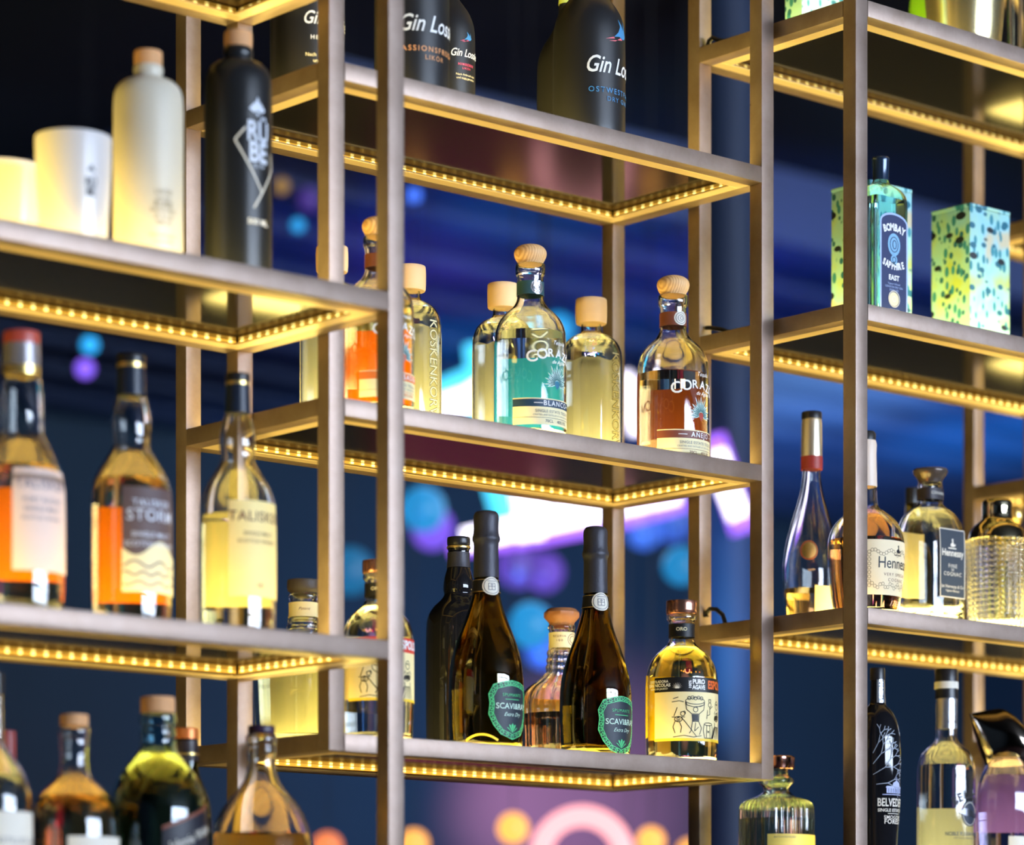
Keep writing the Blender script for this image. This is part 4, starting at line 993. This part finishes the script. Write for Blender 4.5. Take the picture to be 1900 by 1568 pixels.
# ================================================================ RIGHT UNIT, upper shelf
ZS = 1.040
def gift_mat():
    m = mat('leaf_print_card', (0.5, 0.8, 0.7), 0.5)
    nt = m.node_tree; B_ = nt.nodes['Principled BSDF']; N = nt.nodes.new; Lk = nt.links.new
    tc = [n for n in nt.nodes if n.type == 'TEX_COORD'][0]
    def noise(sc, det=2):
        n = N('ShaderNodeTexNoise'); n.inputs['Scale'].default_value = sc; n.inputs['Detail'].default_value = det; Lk(tc.outputs['Object'], n.inputs['Vector']); return n
    def ramp(src, stops):
        r = N('ShaderNodeValToRGB')
        while len(r.color_ramp.elements) < len(stops): r.color_ramp.elements.new(.5)
        for e, (p, c) in zip(r.color_ramp.elements, stops): e.position = p; e.color = (*c, 1)
        Lk(src, r.inputs['Fac']); return r.outputs['Color']
    base = ramp(noise(14).outputs['Fac'], [(.32, lin((172, 192, 90))), (.44, lin((158, 204, 186))), (.56, lin((140, 200, 218))), (.66, lin((190, 186, 160)))])
    def blobs(scale, sxyz, lo, hi, col, prev, rnd=1.0):
        mp = N('ShaderNodeMapping'); mp.inputs['Scale'].default_value = sxyz; mp.inputs['Rotation'].default_value = (.5, .4, .2)
        Lk(tc.outputs['Object'], mp.inputs['Vector'])
        v = N('ShaderNodeTexVoronoi'); v.inputs['Scale'].default_value = scale; v.inputs['Randomness'].default_value = rnd
        Lk(mp.outputs[0], v.inputs['Vector'])
        f = ramp(v.outputs['Distance'], [(lo, (1, 1, 1)), (hi, (0, 0, 0))])
        mx = N('ShaderNodeMix'); mx.data_type = 'RGBA'; Lk(f, mx.inputs[0]); Lk(prev, mx.inputs[6]); mx.inputs[7].default_value = (*col, 1)
        return mx.outputs[2]
    c = blobs(50, (1.6, 1.6, .8), .30, .38, lin((50, 130, 150)), base)
    c = blobs(36, (1.0, 1.9, 1.5), .26, .32, lin((34, 100, 124)), c)
    c = blobs(21, (1, 1, 1.7), .22, .26, lin((20, 30, 40)), c)
    Lk(c, B_.inputs['Base Color'])
    return m
M_GIFT = gift_mat()
G_BX = 'leaf-patterned gift boxes'
def giftbox(px, Y, W, D, H, zs, label, m=None, group=G_BX):
    X = X_at(px, Y)
    t = thing('gift_box', label, 'box', (X, Y, EYE + zs), 0, group)
    box('carton', t, m or M_GIFT, 0, W, 0, D, 0, H - .006, .0012)
    bm = bmesh.new(); add_box(bm, -.0004, W + .0004, -.0004, D + .0004, H - .0055, H, 0, .001)
    finish(bm, 'lid', t, m or M_GIFT)
    return t
giftbox(1614, 3.300, .097, .081, .235, ZS, 'leaf-patterned turquoise gift box standing behind the teal gin bottle')
giftbox(1800, 3.285, .097, .081, .233, ZS, 'leaf-patterned turquoise gift box standing alone right of the near post')
giftbox(1488, 3.36, .105, .036, .20, 1.490, 'yellow and dark patterned carton on the topmost right shelf, cut by the upper edge', M_GIFT, None)

b = Bot('gin_bottle', 'rectangular pale teal gin bottle with navy arched label in front of a gift box', 1634, 3.235, ZS, shape=superell(1.0, 0.70, 9))
TG = mat('pale_teal_glass', (0.66, 0.96, 0.97), 0.02, trans=1, ior=1.45)
b.body(TG, [(13, 334), (14, 338), (15, 342), (26, 347), (38, 356), (44, 368), (45, 388), (45, 420), (45, 580), (44, 640)], t=.003, heel=.003)
b.liquid(L_CLR, 372)
b.solid('cap', mat('dark_blue_cap', (0.02, 0.04, 0.08), .12, .3), [(0, 293), (15, 293), (17, 296), (16, 300), (15, 332), (15, 336)], 0, shape=None)
b.flat = True
NV = ink('gin_navy', (38, 50, 92)); PB = ink('gin_pale', (166, 186, 226))
la = b.polys('label', NV, [[(-37, -90), (37, -90)] + circ(0, 78, 37, 12, 0, PI, ry=18)], 0, 490, off=.0008)
b.lines('label_border', PB, [[(-36, -90), (-36, 78)] + circ(0, 78, 36, 14, PI, 0, ry=17) + [(36, 78), (36, -90)]], 4, 0, 490, off=.0012, parent=la)
for ch, a in zip('BOMBAY', (-25, -15, -5, 5, 15, 25)): b.text(ch, a, 420 + abs(a) ** 1.6 * .03, 18, I_WH, la, bold=.05, rot=-a * .014, sx=.8, off=.0014)
for ch, a in zip('SAPPHIRE', (-27, -19, -12, -4, 4, 10, 15, 24)): b.text(ch, a, 493 - abs(a) ** 1.6 * .03, 17, I_WH, la, bold=.05, rot=a * .014, sx=.7, off=.0014)
b.polys('portrait_oval', ink('oval_blue', (130, 180, 214)), [circ(0, 0, 17, 20, ry=21), circ(0, -28, 9, 14, ry=9)], 0, 452, off=.0014, parent=la)
b.lines('portrait_oval', NV, [circ(0, 0, 11, 16, ry=14), circ(1, 0, 5, 10, ry=8), circ(0, -28, 5, 8)], 1.6, 0, 452, off=.0018, parent=la)
b.text('EAST', 0, 514, 13, I_WH, la, bold=.04, off=.0014)
for i, s_ in enumerate(('Vapour Infused', 'LONDON DRY GIN', 'DISTILLED')): b.text(s_, 0, 525 + i * 6, 5.5, PB, la, off=.0014)
b.polys('medal', I_CR, [circ(0, 0, 13, 20)], 0, 553, off=.0014, parent=la); b.lines('medal_ring', I_PA, [circ(0, 0, 15, 20), circ(0, 0, 5, 10)], 1.5, 0, 553, off=.0018, parent=la)
b.text('IMPORTED', 0, 575, 7, I_WH, la, bold=.03, off=.0014)
b.flat = False

# ================================================================ RIGHT UNIT, topmost shelf
ZU = 1.490
b = Bot('ice_bucket', 'brushed gold and steel wine cooler on the topmost right shelf', 1790, 3.30, ZU, cat='wine cooler')
b.body(mat('brushed_champagne_steel', (0.90, 0.78, 0.45), .22, .95), [(82, -140), (82, -132), (80, -130), (76, -40), (71, 40), (66, 90)], name='vessel', t=.002)
b.solid('rim', I_GO, [(83, -141), (84, -138), (83, -135)], 1)
b = Bot('green_bottle', 'lime green bottle partly hidden left of the gold wine cooler', 1708, 3.43, ZU)
b.body(mat('lime_glass', (0.35, 0.75, 0.05), 0.05, trans=.6, ior=1.45), [(8, -180), (9, -100), (14, -40), (20, 0), (22, 30), (22, 80)])
b.solid('cap', M_BLACKPL, [(0, -200), (9, -200), (9, -178)], 0)
b = Bot('tumbler_glass', 'small clear tumbler in the top right corner beside the gold wine cooler', 1886, 3.275, ZU, cat='glass')
b.body(M_GLASS, [(20, -30), (20, -28), (19, 20), (17, 90)], t=.0022, bottom=.008)

# ================================================================ RIGHT UNIT, lowest shelf
ZV = 0.140
b = Bot('vodka_bottle', 'slim black vodka bottle with white tree drawing, right of the near post at the bottom', 1628, 3.24, ZV)
b.solid('cap', M_BLACKPL, [(0, 1239), (13, 1240), (14, 1243), (14, 1262)], 0)
b.body(M_BKGL, [(12, 1260), (13, 1264), (13.5, 1306), (20, 1313), (31, 1326), (39, 1345), (43, 1372), (43.5, 1410), (42, 1480), (37, 1560), (34, 1620), (36, 1690)], solid=True)
nl = b.patch('neck_label', I_SI, -12, 8, 1242, 1304, off=.0007, n=8); b.text('BELVEDERE', -2, 1272, 11.5, I_NV, nl, rot=PI / 2, bold=.02, off=.0012)
T = []
def branch(x, y, a, L, d):
    x2, y2 = x + math.cos(a) * L, y + math.sin(a) * L
    T.append([(x, y), (x2, y2)])
    if d > 0:
        for s_ in (-.45, .38): branch(x2, y2, a + s_ + random.uniform(-.12, .12), L * random.uniform(.68, .82), d - 1)
branch(-46, -30, .55, 26, 4); branch(-46, -10, .9, 24, 3); branch(-40, -48, .12, 22, 3); branch(-46, 10, 1.1, 22, 3)
b.lines('tree_print', ink('tree_ink', (150, 158, 172)), T, 1.3, 2, 1408, parent=b.bodyobj)
b.polys('palace_print', ink('palace_ink', (178, 186, 226)), [[(-20, -10), (20, -10), (20, 0), (-20, 0)], [(-22, 0), (22, 0), (20, 3), (-20, 3)], [(-8, 3), (14, 3), (12, 9), (3, 14), (-6, 9)], [(2.4, 12), (3.6, 12), (3.6, 20), (2.4, 20)], [(-28, -12), (26, -12), (26, -13.5), (-28, -13.5)]], 2, 1462, 1.0, parent=b.bodyobj)
b.lines('palace_print', I_NV, [[(-16 + i * 5, -9), (-16 + i * 5, -1)] for i in range(7)], 1.2, 2, 1462, parent=b.bodyobj, off=.0010)
b.text('BELVEDERE', 0, 1490, 21, I_PA, b.bodyobj, bold=.02, sx=.66); b.text('SINGLE ESTATE RYE', 2, 1504, 8, I_PA, b.bodyobj, bold=.02)
b.lines('rule', I_PA, [[(-14, 0), (16, 0)]], 1, 0, 1510, parent=b.bodyobj)
b.text('SMOGÓRY', 2, 1517, 9, I_PA, b.bodyobj, space=1.1, bold=.01); b.text('FOREST', 2, 1525, 12, I_PA, b.bodyobj, space=1.1, bold=.02)

b = Bot('vodka_bottle', 'clear vodka bottle with silver neck and black cap, right of the black bottle', 1756, 3.275, ZV)
b.solid('cap', M_BLACKPL, [(0, 1241), (20, 1242), (21.5, 1245), (21.5, 1262), (22, 1266)], 0)
b.solid('cap_band', I_PA, [(22.2, 1266), (22.2, 1279)], 0); b.solid('neck_sleeve', M_BLACKPL, [(21, 1279), (21, 1297)], 0)
b.body(M_GLASS, [(18, 1340), (19.5, 1352), (20, 1372), (27, 1382), (40, 1392), (49, 1404), (53, 1420), (54, 1445), (54, 1560), (54, 1690)])
b.solid('neck_foil', I_SI, [(20, 1297), (20.5, 1300), (20.5, 1353)], 0)
b.liquid(L_CLR, 1421)
b.text('EXPORT', -2, 1340, 6, I_BK, b.bodyobj, bold=.03, off=.0022)
la = b.patch('back_label', mat('steel_foil', lin((190, 200, 220)), .3, .6), -74, 74, 1501, 1640, th0=PI * .93, inner=True)
for ch, a in zip('BELUGA', (-34, -24, -12, 0, 12, 24)): b.text(ch, a + 4, 1474 + abs(a + 4) ** 1.6 * .06, 22, I_BK, b.bodyobj, bold=.03, rot=-(a + 4) * .018, sx=.8)
b.polys('medal', ink('medal_dark', (36, 44, 62)), [circ(0, 0, 20, 20, ry=24)], 2, 1510, parent=b.bodyobj, off=.0008)
b.polys('fish_emblem', mat('gunmetal', (.12, .12, .14), .25, .8), [[(-26, 2), (-14, 10), (2, 8), (16, 2), (28, -4), (26, 6), (34, 10), (24, -10), (8, -6), (-10, -4)]], 2, 1510, parent=b.bodyobj, off=.0014)
b.lines('medal_ring', I_PA, [circ(0, 0, 17, 20, ry=21)], 1, 2, 1510, parent=b.bodyobj, off=.0012)
b.text('NOBLE RUSSIAN VODKA', -4, 1548, 10, I_NV, b.bodyobj, bold=.02, sx=.8); b.text('DISTILLED AND BOTTLED', -4, 1556, 5, I_NV, b.bodyobj)

b = Bot('vodka_bottle', 'violet tinted bottle with big curved dark metal crest stopper in the lower right corner', 1866, 3.26, ZV)
b.body(mat('violet_tint_glass', (0.84, 0.80, 0.98), 0.0, trans=1, ior=1.45), [(22, 1396), (26, 1402), (34, 1416), (46, 1440), (53, 1470), (54, 1510), (52, 1570), (48, 1690)])
b.liquid(L_CLR, 1440)
b.patch('label', I_PA, -40, 12, 1552, 1610, off=.0006)
b.patch('back_print', ink('violet_print', (150, 120, 236)), -78, 78, 1440, 1545, th0=PI * .86, inner=True, n=36, curve=lambda f, a, c: (a + 34 * abs(f - .5), c))
b.band('collar', I_GO, 1397, 1404)
# crest: a thick curved blade of polished dark metal
bm = bmesh.new(); k_ = b.k; nn = 16; secs = []
for i in range(nn + 1):
    f = i / nn
    cx = (-68 + 118 * f) * k_; top = b.z(1324 - 12 * math.sin(f * 2.3) + 70 * max(0, f - .45) ** 1.5 * 2)
    lo = b.z(1326 + 100 * math.sin(min(1, f * 2.8) * PI / 2) + (0 if f < .5 else -10 * (f - .5)))
    if i == 0: lo = top - .001
    hw = (2 + 24 * math.sin(f * PI * .8)) * k_
    zc = (top + lo) / 2; hh = (top - lo) / 2
    secs.append([bm.verts.new((cx * .76 + hw * math.cos(a) * .3 + .0, cx * -.62 + hw * math.cos(a), zc + hh * math.sin(a))) for a in [2 * PI * j / 14 for j in range(14)]])
for i in range(nn):
    for j in range(14): bm.faces.new((secs[i][j], secs[i][(j + 1) % 14], secs[i + 1][(j + 1) % 14], secs[i + 1][j]))
bm.faces.new(secs[0]); bm.faces.new(secs[-1])
finish(bm, 'crest_stopper', b.t, mat('smoked_chrome', (0.30, 0.25, 0.20), .10, 1.0))

b = Bot('gin_bottle', 'pale green vertically ribbed bottle with copper cap, below the middle unit corner', 1441, 3.395, ZV)
def ribs(r, th, z):
    q = 1 + (0.026 * math.cos(36 * th) if r > .04 else 0); return r * q * math.sin(th), -r * q * math.cos(th)
b.solid('cap', mat('polished_copper', (0.70, 0.36, 0.28), .15, 1.0), [(0, 1404), (32, 1404), (34, 1406), (34, 1425), (32, 1428)], 0, seg=12)
b.body(mat('pale_green_glass', (0.86, 0.97, 0.80), 0.0, trans=1, ior=1.47), [(21, 1428), (22, 1434), (24, 1441), (32, 1447), (33, 1453), (26, 1459), (23, 1465), (26, 1472), (42, 1480), (60, 1487), (67, 1495), (69, 1508), (69, 1600), (69, 1700)], shape=ribs, seg=176, t=.003)
b.liquid(L_CLR, 1520)
b.rout_real = b.rout
la = b.patch('label', ink('yellow_label', (236, 220, 120), .6), -72, 72, 1548, 1640, off=.0016)
b.text('BATCH DISTILLED', -40, 1554, 5, I_GR, la, off=.0024)
